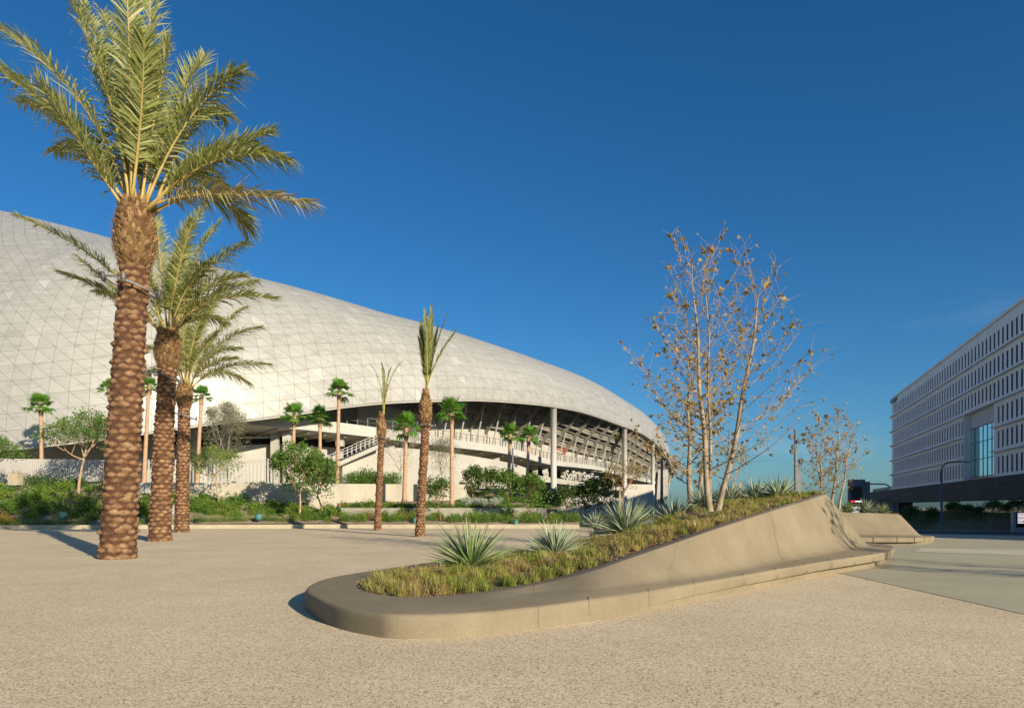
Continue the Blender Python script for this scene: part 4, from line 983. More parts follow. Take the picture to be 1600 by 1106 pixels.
# ------------------------------------------------------------------ broadleaf trees
def grow(r_, start, d, L, rad, depth, out, tips, spread, up, nchild, minL):
    pts = [start.copy()]; p = start.copy(); n = 5
    for i in range(n):
        d = (d + Vector((r_.uniform(-1, 1), r_.uniform(-1, 1), r_.uniform(-1, 1))) * .13 + Vector((0, 0, up * .06))).normalized(); p = p + d * L / n; pts.append(p.copy())
    out.append((pts, [rad * (1 - .5 * i / n) for i in range(n + 1)]))
    if depth == 0 or L < minL:
        tips.append((pts, d)); return
    for c in range(nchild):
        f = lerp(.35, 1, (c + 1) / nchild) if c < nchild - 1 else 1; q = pts[min(n, max(1, round(f * n)))]
        az = c * 2.4 + r_.uniform(-.6, .6); ax = d.cross(Vector((math.cos(az), math.sin(az), .2))).normalized()
        nd = Quaternion(ax, spread * r_.uniform(.6, 1.3)) @ d
        grow(r_, q, nd, L * r_.uniform(.62, .85), rad * .55, depth - 1, out, tips, spread, up, nchild, minL)
def leaf_card(mb, p, r_, sz, asp=.5, hang=.0):
    d = Vector((r_.uniform(-1, 1), r_.uniform(-1, 1), r_.uniform(-.7, .7) - hang)).normalized(); s_ = d.cross(Vector((r_.uniform(-1, 1), r_.uniform(-1, 1), r_.uniform(-1, 1)))).normalized()
    nrm = d.cross(s_); L = sz * r_.uniform(.7, 1.3); w = s_ * L * asp * .5
    mb.add([p, p + d * L * .45 + w + nrm * L * .08, p + d * L, p + d * L * .45 - w + nrm * L * .08], [(0, 1, 2), (0, 2, 3)])
def tree(name, base, Ht, crown_h, crown_w, leafmat, barkmat, label, seed, nleaf=2600, lsz=.16, fork=.45, r0=.09, spread=.55, depth=4, nchild=3, group='trees planted before the stadium', asp=.5, clump=.28, lean=0, up=.4, cz=None, shape='round', stakes=False, sparse=0.0, cat='tree'):
    r_ = random.Random(seed); e_ = empty(name, base, r_.uniform(0, 6.28) if not lean else 0, label, cat, group); out = []; tips = []
    th = Ht - crown_h
    grow(r_, Vector((0, 0, -.1)), Vector((lean, 0, 1)).normalized(), th + crown_h * fork * .4 + .1, r0, 0, out, [], 0, 0, 0, 0)
    top = out[0][0][-1]
    for c in range(nchild + 1):
        az = c * 6.283 / (nchild + 1) + r_.uniform(-.4, .4); sp = spread * (1.0 if c else .2) * r_.uniform(.8, 1.2); nd = Vector((math.cos(az) * math.sin(sp), math.sin(az) * math.sin(sp), math.cos(sp)))
        grow(r_, top if c % 2 else out[0][0][-2], nd, crown_h * .42, r0 * .55, depth - 1, out, tips, spread, up, nchild, .12)
    # fit the branch tips to the crown ellipsoid
    C = Vector((top.x, top.y, th + crown_h / 2)); rx, rz_ = crown_w / 2, crown_h / 2
    def fit(p):
        if p.z < th * .9 and len(out) and (p - Vector((top.x * p.z / max(.1, top.z), 0, p.z))).length < r0 * 3: return p
        v = p - C; k = math.sqrt((v.x / rx) ** 2 + (v.y / rx) ** 2 + (v.z / rz_) ** 2)
        return p if k < .75 else C + v * ((.75 + .25 * (1 - math.exp(-(k - .75) * 1.6))) / k)
    mb = MB()
    for i, (pts, rad) in enumerate(out): mb.tube([p if i == 0 else fit(p) for p in pts], [max(.006, q) for q in rad], 8 if i == 0 else 5, 0, False)
    mb.build('trunk', barkmat, e_)
    lm = MB(); cl = [fit(p) for pts, d in tips for p in pts[2:]]
    # extra clump centres spread through the crown so the outline is uneven
    for q in range(int(len(cl) * .5) + 12):
        v = Vector((r_.gauss(0, 1), r_.gauss(0, 1), r_.gauss(0, 1))).normalized() * r_.uniform(.45, 1.0)
        if shape == 'flat': v.z = abs(v.z) * .9 - .2
        cl.append(C + Vector((v.x * rx, v.y * rx, v.z * rz_)))
    if sparse: cl = [c for c in cl if r_.random() > sparse]
    for q in range(nleaf):
        c = cl[r_.randrange(len(cl))]; p = c + Vector((r_.gauss(0, 1), r_.gauss(0, 1), r_.gauss(0, .8))) * clump * .5; leaf_card(lm, p, r_, lsz, asp, .25)
    lm.build('crown', leafmat, e_)
    if stakes:
        for sx in (-.35, .35):
            m2 = MB(); m2.tube([(sx, .1, -.2), (sx, .1, th * 1.25)], .035, 7); m2.build('stake', M['bark'], e_)
    return e_
def tb(px, py, Y): return P(px, py, Y)
def bedpt(px, Y): x, y = XY(px, Y); return Vector((x, y, bedz(px, Y) - .02))
tree('spreading_tree', tb(-22, 770, 55), 4.9, 3.0, 6.0, M['lf_green'], M['bark_grey'], 'leafy tree cut off by the left edge of the photo', 101, 3000, .17, .3, .10, .75, 4, 3, shape='flat', clump=.45)
tree('spreading_tree', tb(122, 773, 55), 7.1, 4.6, 6.9, M['lf_green'], M['bark'], 'wide flat topped tree with open branches before the left fence', 102, 5200, .17, .25, .13, .8, 4, 3, shape='flat', clump=.45, sparse=.15)
tree('small_tree', bedpt(342, 49.5), 4.6, 2.7, 4.2, M['lf_light'], M['bark'], 'small open branched tree right of the third big palm trunk', 103, 2200, .16, .3, .09, .75, 4, 3, sparse=.3, clump=.35)
tree('olive_tree', tb(353, 756, 63), 8.0, 6.4, 4.6, M['lf_grey'], M['bark_grey'], 'grey green wispy tree rising behind the white fence', 104, 9000, .14, .3, .09, .5, 4, 3, asp=.35, clump=.5)
tree('round_tree', tb(468, 809, 47.2), 5.5, 4.2, 3.7, M['lf_green'], M['bark'], 'taller of the two leafy green trees before the concrete wall', 105, 4600, .18, .3, .085, .6, 4, 3, clump=.34)
tree('round_tree', tb(506, 806, 49), 4.6, 3.3, 3.3, M['lf_green'], M['bark'], 'shorter of the two leafy green trees before the concrete wall', 106, 4000, .18, .3, .08, .6, 4, 3, clump=.32)
tree('bare_tree', tb(629, 770, 63), 6.9, 5.4, 3.9, M['lf_grey'], M['bark_grey'], 'thin nearly bare grey tree behind the fan palm between the tied palms', 107, 4200, .10, .2, .06, .45, 4, 3, asp=.35, clump=.9)
tree('bare_tree', tb(690, 765, 63), 5.0, 4.0, 3.0, M['lf_grey'], M['bark_grey'], 'wispy grey green tree just right of the tied date palm', 108, 5200, .11, .2, .06, .45, 4, 3, asp=.35, clump=.8)
tree('small_tree', tb(688, 811, 47), 3.1, 2.3, 1.9, M['lf_dark'], M['bark_red'], 'small dark leafed tree on a red trunk between tied palm and fan palm', 109, 1700, .16, .3, .05, .5, 3, 3, clump=.26)
tree('magnolia_tree', tb(742, 785, 56), 3.2, 2.6, 1.75, M['lf_dark'], M['bark_red'], 'dark glossy tree, left one of the pair above the white flowering bed', 110, 1900, .20, .3, .06, .45, 3, 3, clump=.26)
tree('magnolia_tree', tb(765, 785, 57.5), 3.1, 2.5, 1.6, M['lf_dark'], M['bark_red'], 'dark glossy tree, right one of the pair above the white flowering bed', 111, 1700, .20, .3, .06, .45, 3, 3, clump=.26)
tree('small_tree', tb(796, 793, 54), 3.2, 2.3, 1.8, M['lf_green'], M['bark_red'], 'loose light tree before the pair of fan palms', 112, 1500, .18, .3, .05, .5, 3, 3, clump=.3)
tree('magnolia_tree', tb(822, 822, 46.2), 3.7, 2.5, 2.5, M['lf_green'], M['bark_red'], 'dense round tree on a thin red trunk at the end of the low wall', 113, 3000, .17, .3, .045, .45, 4, 3, clump=.26)
tree('small_tree', tb(885, 815, 52), 2.9, 2.1, 2.1, M['lf_dark'], M['bark_red'], 'dark tree just right of the tall stadium column', 114, 2000, .17, .3, .05, .45, 3, 3, clump=.26)
tree('magnolia_tree', tb(916, 813, 52), 3.1, 2.4, 2.0, M['lf_dark'], M['bark_red'], 'dark tree under the stadium lettering', 115, 2200, .18, .3, .05, .45, 3, 3, clump=.28)
tree('magnolia_tree', tb(937, 812, 51), 3.6, 2.9, 2.6, M['lf_dark'], M['bark_red'], 'fuller dark tree right of the stadium lettering', 116, 2800, .19, .3, .06, .45, 3, 3, clump=.3)
tree('yellowing_tree', tb(971, 806, 44), 3.7, 2.3, 3.1, M['lf_yellow'], M['bark_red'], 'thin yellowing tree tied between two stakes before the stadium', 117, 1300, .12, .3, .05, .7, 4, 3, asp=.4, sparse=.15, clump=.35, stakes=True)
tree('small_tree', tb(1152, 790, 33), 3.1, 2.2, 1.7, M['lf_yellow'], M['bark'], 'thin staked tree seen low between the sycamore branches', 118, 500, .10, .3, .035, .4, 3, 3, asp=.4, clump=.25, stakes=True)

# sycamores
def maple_leaf(mb, p, r_, sz):
    out_ = [(0, -.1), (.28, -.18), (.24, .06), (.55, .22), (.26, .34), (.20, .52), (0, 1.0), (-.20, .52), (-.26, .34), (-.55, .22), (-.24, .06), (-.28, -.18)]
    d = Vector((r_.uniform(-1, 1), r_.uniform(-1, 1), r_.uniform(-1, .4))).normalized(); s_ = d.cross(Vector((r_.uniform(-1, 1), r_.uniform(-1, 1), r_.uniform(-1, 1)))).normalized(); nn_ = d.cross(s_); cu = r_.uniform(.1, .9)
    V = [p + (d * y + s_ * x + nn_ * (abs(x) * cu + y * y * cu * .4)) * sz for x, y in out_]; V.append(p + d * sz * .2); c = len(out_)
    mb.add(V, [(i, (i + 1) % c, c) for i in range(c)])
def sycamore(base, stems, lab, seed, nleaf, lsz, wid, scale=1.0, bmul=1.0, nmul=1.0):
    """stems: list of (lean vector, height, radius)"""
    r_ = random.Random(seed); e_ = empty('sycamore', base, 0, lab, 'tree', 'bare sycamores on the planted mound'); lf = MB(); spots = []
    for (lean, Hh, r0, off) in stems:
        mb = MB(); N_ = 18; pts = [Vector((off[0] + lean[0] * (i / N_) ** .8 + .03 * math.sin(i * .9 + seed), off[1] + lean[1] * (i / N_) ** .8 + .03 * math.cos(i * 1.1), Hh * i / N_ - (.12 if i == 0 else 0))) for i in range(N_ + 1)]
        mb.tube(pts, [max(.007, r0 * (1 - i / N_) ** .75 + (r0 * .35 if i == 0 else 0)) for i in range(N_ + 1)], 10, 0, False)
        nbr = int(27 * nmul)
        for k in range(nbr):
            f = lerp(.13, .97, (k + r_.random() * .6) / nbr); i = min(N_ - 1, int(f * N_)); b = pts[i].lerp(pts[i + 1], f * N_ - i); az = k * 2.39996 + r_.uniform(-.4, .4) + seed
            L = wid * (1.0 - .64 * f) * r_.uniform(.75, 1.15) * (.75 if f < .2 else 1); el = lerp(.22, .95, f) + r_.uniform(-.15, .15)
            d = Vector((math.cos(az) * math.cos(el), math.sin(az) * math.cos(el), math.sin(el))); p = b.copy(); bp = [p.copy()]; n = 7
            for q in range(n):
                d = (d + Vector((r_.uniform(-1, 1), r_.uniform(-1, 1), r_.uniform(-.6, .9))) * .10 + Vector((0, 0, .05))).normalized(); p = p + d * L / n; bp.append(p.copy())
            rb = max(.006, r0 * .21 * (1 - .5 * f)) * bmul; mb.tube(bp, [max(.0045, rb * (1 - .85 * q / n)) for q in range(n + 1)], 5, 0, False)
            for q in range(2, n + 1):
                for tw in range(2):
                    dd = (d * .6 + Vector((r_.uniform(-1, 1), r_.uniform(-1, 1), r_.uniform(-.6, .8)))).normalized(); TL = L * r_.uniform(.10, .28) * scale; m_ = bp[q] + dd * TL * .5 + Vector((0, 0, .02)); t_ = bp[q] + dd * TL + Vector((0, 0, .05 * TL))
                    mb.tube([bp[q], m_, t_], [.0042, .0032, .002], 4, 1, False); w_ = 1.0 if f < .6 else .45
                    if r_.random() < w_: spots += [m_, t_, bp[q]]
            if f > .45 and r_.random() < .5: spots.append(('big', bp[-1]))
        mb.build('trunk', [M['syc_bark'], M['bark']], e_)
    big = [s_[1] for s_ in spots if isinstance(s_, tuple)]; sm = [s_ for s_ in spots if not isinstance(s_, tuple)]
    for q in range(nleaf): maple_leaf(lf, sm[r_.randrange(len(sm))] + Vector((r_.uniform(-.03, .03), r_.uniform(-.03, .03), r_.uniform(-.05, .02))), r_, lsz * r_.uniform(.35, .95))
    for p in big:
        for q in range(r_.randint(1, 3)): maple_leaf(lf, p + Vector((r_.uniform(-.04, .04), r_.uniform(-.04, .04), r_.uniform(-.04, .03))), r_, lsz * r_.uniform(.9, 1.4))
    lf.build('leaves', M['lf_brown'], e_); return e_
b_ = P(1112, 799, 15.9)
sycamore(b_, [((-.38, .2, 0), 5.9, .072, (-.02, 0)), ((1.0, -.2, 0), 5.4, .070, (.14, .05)), ((-.02, .3, 0), 5.8, .045, (.03, .12))], 'tall twin trunked sycamore with bare branches and scattered brown leaves on the mound', 3, 1250, .12, 3.15)
b_ = P(1078, 792, 22); sycamore(b_, [((-.05, 0, 0), 5.2, .09, (0, 0)), ((.5, .2, 0), 4.6, .08, (.28, .1))], 'smaller sycamore behind and left of the twin trunked one', 8, 1100, .15, 2.0)
b_ = P(1296, 790, 28); sycamore(b_, [((.0, 0, 0), 3.5, .05, (-.35, 0)), ((.35, 0, 0), 3.9, .06, (.1, 0)), ((.55, .1, 0), 3.3, .05, (.4, 0)), ((-.5, .1, 0), 3.0, .045, (-.1, .1))], 'many stemmed bare young sycamore behind the bench peak', 9, 620, .13, 1.6)

# two more young sycamores stand on the plaza just outside the right edge; their shadows reach the paving and the bench
sycamore(Vector((16.2, 6.8, 0)), [((.2, 0, 0), 6.4, .10, (0, 0)), ((-.4, .2, 0), 5.8, .07, (-.1, .1))], 'young sycamore just outside the right edge whose shadow falls on the bench peak', 21, 500, .13, 1.7)
sycamore(Vector((19.6, 5.6, 0)), [((-.2, .1, 0), 6.8, .09, (0, 0)), ((.4, .1, 0), 6.0, .07, (.1, .1))], 'second young sycamore outside the right edge shading the grey paving', 23, 400, .13, 1.7)

# ------------------------------------------------------------------ shrubs and bedding
def shrub_mesh(name, seed, w, h, n, lsz, mat, asp=.5, upward=False):
    r_ = random.Random(seed); mb = MB()
    for k in range(14):
        az = k * 2.4; mb.tube([(0, 0, -.05), (math.cos(az) * w * .2, math.sin(az) * w * .2, h * .4), (math.cos(az) * w * .38, math.sin(az) * w * .38, h * .7)], [.012, .008, .004], 4, 0, False)
    for q in range(n):
        v = Vector((r_.gauss(0, 1), r_.gauss(0, 1), abs(r_.gauss(0, 1)))).normalized(); k = r_.uniform(.45, 1.05) * (1 + .16 * math.sin(3 * math.atan2(v.y, v.x) + seed) + .12 * math.sin(7 * v.z + seed))
        p = Vector((v.x * w * .5 * k, v.y * w * .5 * k, v.z * h * k * .95))
        if upward:
            d = (v + Vector((0, 0, .9))).normalized() * lsz; s_ = d.cross(Vector((r_.uniform(-1, 1), r_.uniform(-1, 1), 0))).normalized() * lsz * asp * .3; mb.add([p, p + d * .5 + s_, p + d, p + d * .5 - s_], [(0, 1, 2, 3)])
        else: leaf_card(mb, p, r_, lsz, asp, 0)
    o = mb.build(name, mat); me = o.data; bpy.data.objects.remove(o); return me
SH = {'round': [shrub_mesh('kerb_shrub', 1, .85, .62, 420, .10, M['lf_green'], .4, True), shrub_mesh('kerb_shrub', 2, .95, .55, 420, .10, M['lf_light'], .35, True)],
      'leafy': [shrub_mesh('leafy_shrub', 3, 1.3, .9, 480, .17, M['lf_green']), shrub_mesh('leafy_shrub', 4, 1.4, .85, 460, .17, M['lf_light'])],
      'dark': [shrub_mesh('dark_shrub', 5, 1.6, 1.25, 560, .17, M['lf_dark'])], 'grey': [shrub_mesh('grey_shrub', 6, 1.1, .7, 380, .13, M['lf_grey'])],
      'pink': [shrub_mesh('pink_shrub', 7, .8, .55, 320, .10, M['pink'], .3, True)], 'bloom': [shrub_mesh('blooming_shrub', 8, 1.0, .75, 360, .09, M['flower'])],
      'hedge': [shrub_mesh('tall_shrub', 9, 1.2, 1.15, 520, .2, M['lf_green'], .4, True)], 'mat': [shrub_mesh('ground_plant', 10, 1.7, .4, 520, .14, M['lf_green'], .5)], 'white': [shrub_mesh('silver_plant', 11, .6, .55, 160, .16, M['agave_pale'], .3, True)]}
LAB = {'round': ('round green shrub in the row along the plaza kerb', 'kerb shrubs'), 'leafy': ('loose leafy shrub in the bed below the white fence', 'leafy bed shrubs'), 'dark': ('dark green shrub before the stadium walls', 'dark shrubs'),
       'grey': ('greyish shrub in the bed near the left trees', 'grey shrubs'), 'pink': ('pinkish flowering plant before the low grey wall', 'pink plants'), 'bloom': ('orange blooming shrub at the left end of the kerb', 'blooming shrubs'),
       'hedge': ('upright leafy shrub on top of the concrete wall', 'wall top shrubs'), 'mat': ('low green plant covering the slope above the low wall', 'slope plants'), 'white': ('silvery upright plant among the green slope plants', 'silver plants')}
NM = {'round': 'kerb_shrub', 'leafy': 'leafy_shrub', 'dark': 'dark_shrub', 'grey': 'grey_shrub', 'pink': 'pink_plant', 'bloom': 'blooming_shrub', 'hedge': 'tall_shrub', 'mat': 'ground_plant', 'white': 'silver_plant'}
def shrub(kind, loc, sc_):
    o = bpy.data.objects.new(NM[kind], SH[kind][rnd.randrange(len(SH[kind]))]); COL.objects.link(o); o.location = loc; o.rotation_euler = (0, 0, rnd.uniform(0, 6.28)); s_ = sc_ * rnd.uniform(.8, 1.2)
    o.scale = (s_, s_, s_ * rnd.uniform(.85, 1.15)); tag(o, LAB[kind][0], 'shrub', LAB[kind][1])
for px in np.arange(-20, 470, 15.5):
    if 148 < px < 172 or rnd.random() < .06: continue
    p_ = px + rnd.uniform(-4, 4); shrub('round', bedpt(p_, KY(p_) + rnd.uniform(.7, 1.2)), .95)
for px in np.arange(478, 540, 19): p_ = px + rnd.uniform(-4, 4); shrub('round', bedpt(p_, KY(p_) + rnd.uniform(.7, 1.4)), .8)
for px in np.arange(540, 905, 10): p_ = px + rnd.uniform(-4, 4); shrub('round', bedpt(p_, KY(p_) + rnd.uniform(.7, 2.2)), 1.0)
for q in range(120):
    px = rnd.uniform(-30, 270); Y = rnd.uniform(46.5, 58); shrub('leafy' if rnd.random() < .8 else 'grey', bedpt(px, Y), rnd.uniform(.8, 1.15))
for q in range(80):
    px = rnd.uniform(270, 545); Y = rnd.uniform(46.8, 51.5); shrub('leafy', bedpt(px, Y), rnd.uniform(.55, .85))
for q in range(10): px = rnd.uniform(40, 170); shrub('dark', bedpt(px, rnd.uniform(57, 59.5)), rnd.uniform(.7, 1.0))
for q in range(40): px = rnd.uniform(550, 900); shrub('leafy', bedpt(px, rnd.uniform(46.8, 48.9)), rnd.uniform(.5, .7))
for q in range(12): px = rnd.uniform(545, 660); shrub('pink', bedpt(px, rnd.uniform(47.2, 48.8)), 1.0)
for px in (8, 20, 3): shrub('bloom', bedpt(px, 44.8), 1.1)
for px in np.arange(543, 622, 7.5):
    Y = WALL_Y(px) + 1.2; x, y = XY(px, Y); shrub('hedge', (x, y, 3.15), .95)
for px in list(np.arange(536, 640, 8)) + list(np.arange(640, 728, 11)): Y = 50.8; x, y = XY(px, Y); shrub('leafy', (x, y, 1.28), .62)
for px in (365, 385, 395, 410, 690, 705, 722): Y = WALL_Y(px) + 1.0; x, y = XY(px, Y); shrub('leafy', (x, y, 3.12), .4)
for q in range(60):
    px = rnd.uniform(720, 868); Y = rnd.uniform(50.3, 60); x, y = XY(px, Y); shrub('mat', (x, y, 1.22 + .7 * smooth(50, 56, Y) + 1.2 * smooth(56, 64, Y)), rnd.uniform(.6, .9))
for q in range(14):
    px = rnd.uniform(722, 782); Y = rnd.uniform(51, 53.5); x, y = XY(px, Y); shrub('white', (x, y, 1.55), 1.1)
for px, Y, sc_ in ((848, 56, 1.3), (860, 53, 1.1), (782, 57, .7), (872, 56, 1.0), (900, 50, .8), (935, 48, .9), (955, 44, .9), (1010, 40, 1.0), (1040, 38, .9), (985, 46, 1.2), (1065, 36, .8), (1000, 30, .6), (1025, 28, .6)):
    x, y = XY(px, Y); z = .0 if px > 865 else 1.2 + 1.2 * smooth(50, 60, Y)
    if px >= 1000: z = P(px, 797, Y).z - .6 if Y < 34 else gz(x, y)
    shrub('dark', (x, y, z), sc_)
# agaves and fern palms in the bed
GB = 'rosettes in the stadium bed'
for k, (px, Y, rr, mm, lab) in enumerate([(95, 49.5, 1.15, 'agave_green', 'large green fan leaved rosette below the wide flat topped tree'), (6, 57, .8, 'agave_pale', 'pale agave beside the stone box at the far left'), (38, 57.5, .8, 'agave_pale', 'pale agave just right of the stone box'), (150, 50.5, .9, 'agave_pale', 'pale agave left of the biggest palm trunk'),
        (300, 51.3, .9, 'agave_green', 'dark green rosette right behind the third big trunk'), (344, 50.2, .8, 'agave_pale', 'pale agave at the foot of the small open tree'), (560, 47.8, .5, 'agave_green', 'small rosette near the left end of the low wall')]):
    rosette('bed_agave', bedpt(px, Y), rr, 60, M[mm], lab, GB, .035, .1, 60 + k, .3)

# ------------------------------------------------------------------ small equipment in the bed
def simple_box(name, px, py, Y, d, mat, label, cat, lid=True, legs=None):
    p = P(px, py, Y); e_ = empty(name, p, 0, label, cat); mb = MB(); mb.box((0, 0, d[2] / 2), d); mb.box((0, -d[1] / 2 - .012, d[2] * .5), (d[0] * .8, .025, d[2] * .7)); mb.build('body', mat, e_)
    if lid: m2 = MB(); m2.box((0, 0, d[2] + .03), (d[0] * 1.08, d[1] * 1.1, .06)); m2.build('lid', mat, e_)
    if legs: m3 = MB(); [m3.box((sx * d[0] * .35, 0, -.2), (.06, .06, .4)) for sx in (-1, 1)]; m3.build('legs', M['grey_paint'], e_)
    return e_
simple_box('stone_box', 24.5, 758, 57, (.8, .7, 1.0), M['kerb'], 'square concrete box in the bed at the far left before the fence', 'box')
simple_box('utility_cabinet', 220, 770, 51.4, (.62, .3, .58), M['white'], 'left grey white electrical cabinet behind the biggest palm trunk', 'cabinet', True, True)
simple_box('utility_cabinet', 233, 770.5, 51.3, (.5, .3, .62), M['white'], 'right white electrical cabinet with a small notice beside the second big trunk', 'cabinet', True, True)
simple_box('white_post', 267, 820, 45.0, (.36, .25, 1.25), M['white'], 'white upright post box between second and third big trunks', 'post')
def bollard(px, py, Y, mat, label, r=.1, h=.3):
    p = P(px, py, Y); e_ = empty('bed_light', p, 0, label, 'lamp', 'low lamps along the kerb'); mb = MB(); mb.tube([(0, 0, -.1), (0, 0, h), (0, 0, h + .01)], [r, r, r * .7], 12); mb.build('housing', mat, e_); m2 = MB(); m2.tube([(0, 0, h + .01), (0, 0, h + .06)], [r * 1.15, r * 1.05], 12); m2.build('cap', mat, e_)
bollard(306, 819, 45.0, M['black'], 'black low lamp right of the third big trunk')
bollard(806, 820, 45.3, M['teal'], 'green low lamp at the kerb left of the dense round tree', .16, .3)
bollard(648, 817, 46, M['teal'], 'green low lamp hidden left of the leaning tied palm', .12, .3)
def ball(px, py, Y, r, label):
    p = P(px, py, Y); mb = MB(); prf = [(r * math.sin(a), r * (1 - math.cos(a))) for a in [math.pi * i / 8 for i in range(9)]]
    mb.tube([(0, 0, z) for _, z in prf], [max(.005, q) for q, _ in prf], 14); o = mb.build('glass_sphere', M['teal']); o.location = p; tag(o, label, 'lamp', 'round bed lamps')
ball(99, 812, 44.8, .26, 'round blue green globe among the kerb shrubs left of the biggest trunk'); ball(404, 813, 45.4, .24, 'round blue green globe in the bed left of the taller leafy tree')
for k, (px, py, lab) in enumerate(((433, 785, 'leftmost red marker flag at the foot of the concrete wall'), (443, 782, 'second red marker flag from the left by the concrete wall'), (463, 785, 'red marker flag just left of the taller leafy tree trunk'), (530, 792, 'red marker flag alone near the end of the low wall'))):
    p = P(px, py + 6, 51 if px < 500 else 50.3); e_ = empty('marker_flag', p, 0, lab, 'flag', 'red marker flags'); mb = MB(); mb.tube([(0, 0, -.1), (0, 0, .55)], .012, 5); mb.build('wire', M['steel'], e_); m2 = MB(); m2.box((.06, 0, .46), (.10, .015, .16), 0); m2.build('flag_cloth', M['red'], e_)

# ------------------------------------------------------------------ office building at the right
EX = Vector((-.3293, -.9442, 0)); OFC = Vector((99, 178, 0))
OB = empty('office_building', OFC, math.atan2(EX.y, EX.x), 'long white office block with rows of narrow windows over a charcoal ground floor', 'building')
ZL = [5.9, 9.74, 13.41, 17.25, 20.9, 24.75]; ZT = 29.5; BAY = 1.85; NBAY = 53; LEN = 180
GB0, GB1 = 65.8, 78.6
def in_box(s0, fl): return fl < 3 and s0 + BAY > GB0 - .2 and s0 < GB1 + .2
mb = MB()
# core of the block
mb.box((LEN / 2, 14.0, (5.9 + ZT) / 2), (LEN, 26.6, ZT - 5.9 - .02))
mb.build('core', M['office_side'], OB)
m2 = MB(); m2.box((LEN / 2 + 2, 20, ZT + 2.8), (LEN - 6, 12, 5.6)); m2.build('added_shade_block', M['office_side'], OB)  # unseen block added on the roof to lengthen the shadow cast on the stadium
fac, rev = MB(), MB(); wins = []
for fl, z0 in enumerate(ZL):
    z1 = ZL[fl + 1] if fl < 5 else ZT
    wz0, wz1 = z0 + .50, z0 + 2.98
    for b in range(NBAY):
        s0 = b * BAY
        if in_box(s0, fl): continue
        # pier: flat face, splayed return, window slot
        x0, x1, x2, x3 = s0, s0 + .34, s0 + .92, s0 + BAY; dp = .07
        fac.add([(x0, 0, z0), (x1, 0, z0), (x1, 0, z1), (x0, 0, z1)], [(0, 1, 2, 3)])
        fac.add([(x1, 0, z0), (x2, dp, z0), (x2, dp, z1), (x1, 0, z1)], [(0, 1, 2, 3)])                 # splay
        for (a, c) in ((z0, wz0), (wz1, z1)): fac.add([(x2, dp, a), (x3, dp, a), (x3, dp, c), (x2, dp, c)], [(0, 1, 2, 3)])
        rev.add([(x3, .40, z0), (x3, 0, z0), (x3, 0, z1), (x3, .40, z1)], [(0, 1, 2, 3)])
        if wz1 < z1: fac.add([(x2, dp, wz1), (x3, dp, wz1), (x3, .4, wz1), (x2, .4, wz1)], [(0, 1, 2, 3)])
        fac.add([(x2, dp, wz0), (x3, dp, wz0), (x3, .4, wz0), (x2, .4, wz0)], [(3, 2, 1, 0)])
        wins.append((s0, fl, (x2, x3, wz0, wz1)))
x_end = NBAY * BAY
fac.box(((x_end + LEN) / 2, .2, (5.9 + ZT) / 2), (LEN - x_end, .4, ZT - 5.9))
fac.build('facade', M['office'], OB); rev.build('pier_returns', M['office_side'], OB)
for fl, z0 in enumerate(ZL + [ZT]):
    m2 = MB(); d_ = .55 if fl < 6 else .3; hh = .32 if fl < 6 else .45
    segs = [(-.4, GB0 - .5), (GB1 + .5, LEN)] if fl in (0, 1, 2) else [(-.4, LEN)]
    for a, b in segs: m2.box(((a + b) / 2, -d_ / 2 + .1, z0 + (.0 if fl < 6 else -.1)), (b - a, d_ + .2, hh))
    m2.build('ledge', M['office'], OB)
wins.sort(key=lambda w: -w[0])
for w in wins[:100]:
    x2, x3, a, b = w[2]; m2 = MB(); m2.add([(x2, dp + .06, a), (x3, dp + .06, a), (x3, dp + .06, b), (x2, dp + .06, b)], [(0, 1, 2, 3)]); m2.build('window', M['glass'], OB)
m2 = MB()
for w in wins[100:]:
    x2, x3, a, b = w[2]; m2.add([(x2, dp + .06, a), (x3, dp + .06, a), (x3, dp + .06, b), (x2, dp + .06, b)], [(0, 1, 2, 3)])
tag(m2.build('window', M['glass'], OB), kind='stuff')
# recessed glazed bay
m2 = MB(); zt = 17.25
m2.box((GB0 - .3, .2, (5.9 + zt) / 2), (.5, 1.6, zt - 5.9)); m2.box((GB1 + .3, .45, (5.9 + zt) / 2), (.5, .7, zt - 5.9)); m2.box(((GB0 + GB1) / 2, .2, zt + .1), (GB1 - GB0 + 1.1, 1.6, .6)); m2.build('bay_frame', M['office'], OB)
m2 = MB(); m2.box(((GB0 + GB1) / 2, .5, zt - 1.4), (GB1 - GB0 - .1, .12, 2.5)); m2.build('bay_soffit_panel', M['office_side'], OB)
m2 = MB(); m2.box(((GB0 + GB1) / 2, .52, (6.3 + zt - 2.7) / 2), (GB1 - GB0 - .1, .1, zt - 2.7 - 6.3)); m2.build('bay_glazing', M['blue_glass'], OB)
m2 = MB()
for k in range(1, 6): x = lerp(GB0, GB1, k / 6); m2.box((x, .44, (6.3 + zt - 2.7) / 2), (.07, .08, zt - 2.7 - 6.3))
for z in (6.4, 9.2, 12.0, 14.5): m2.box(((GB0 + GB1) / 2, .44, z), (GB1 - GB0 - .2, .07, .09))
m2.build('bay_mullions', M['dark_steel'], OB)
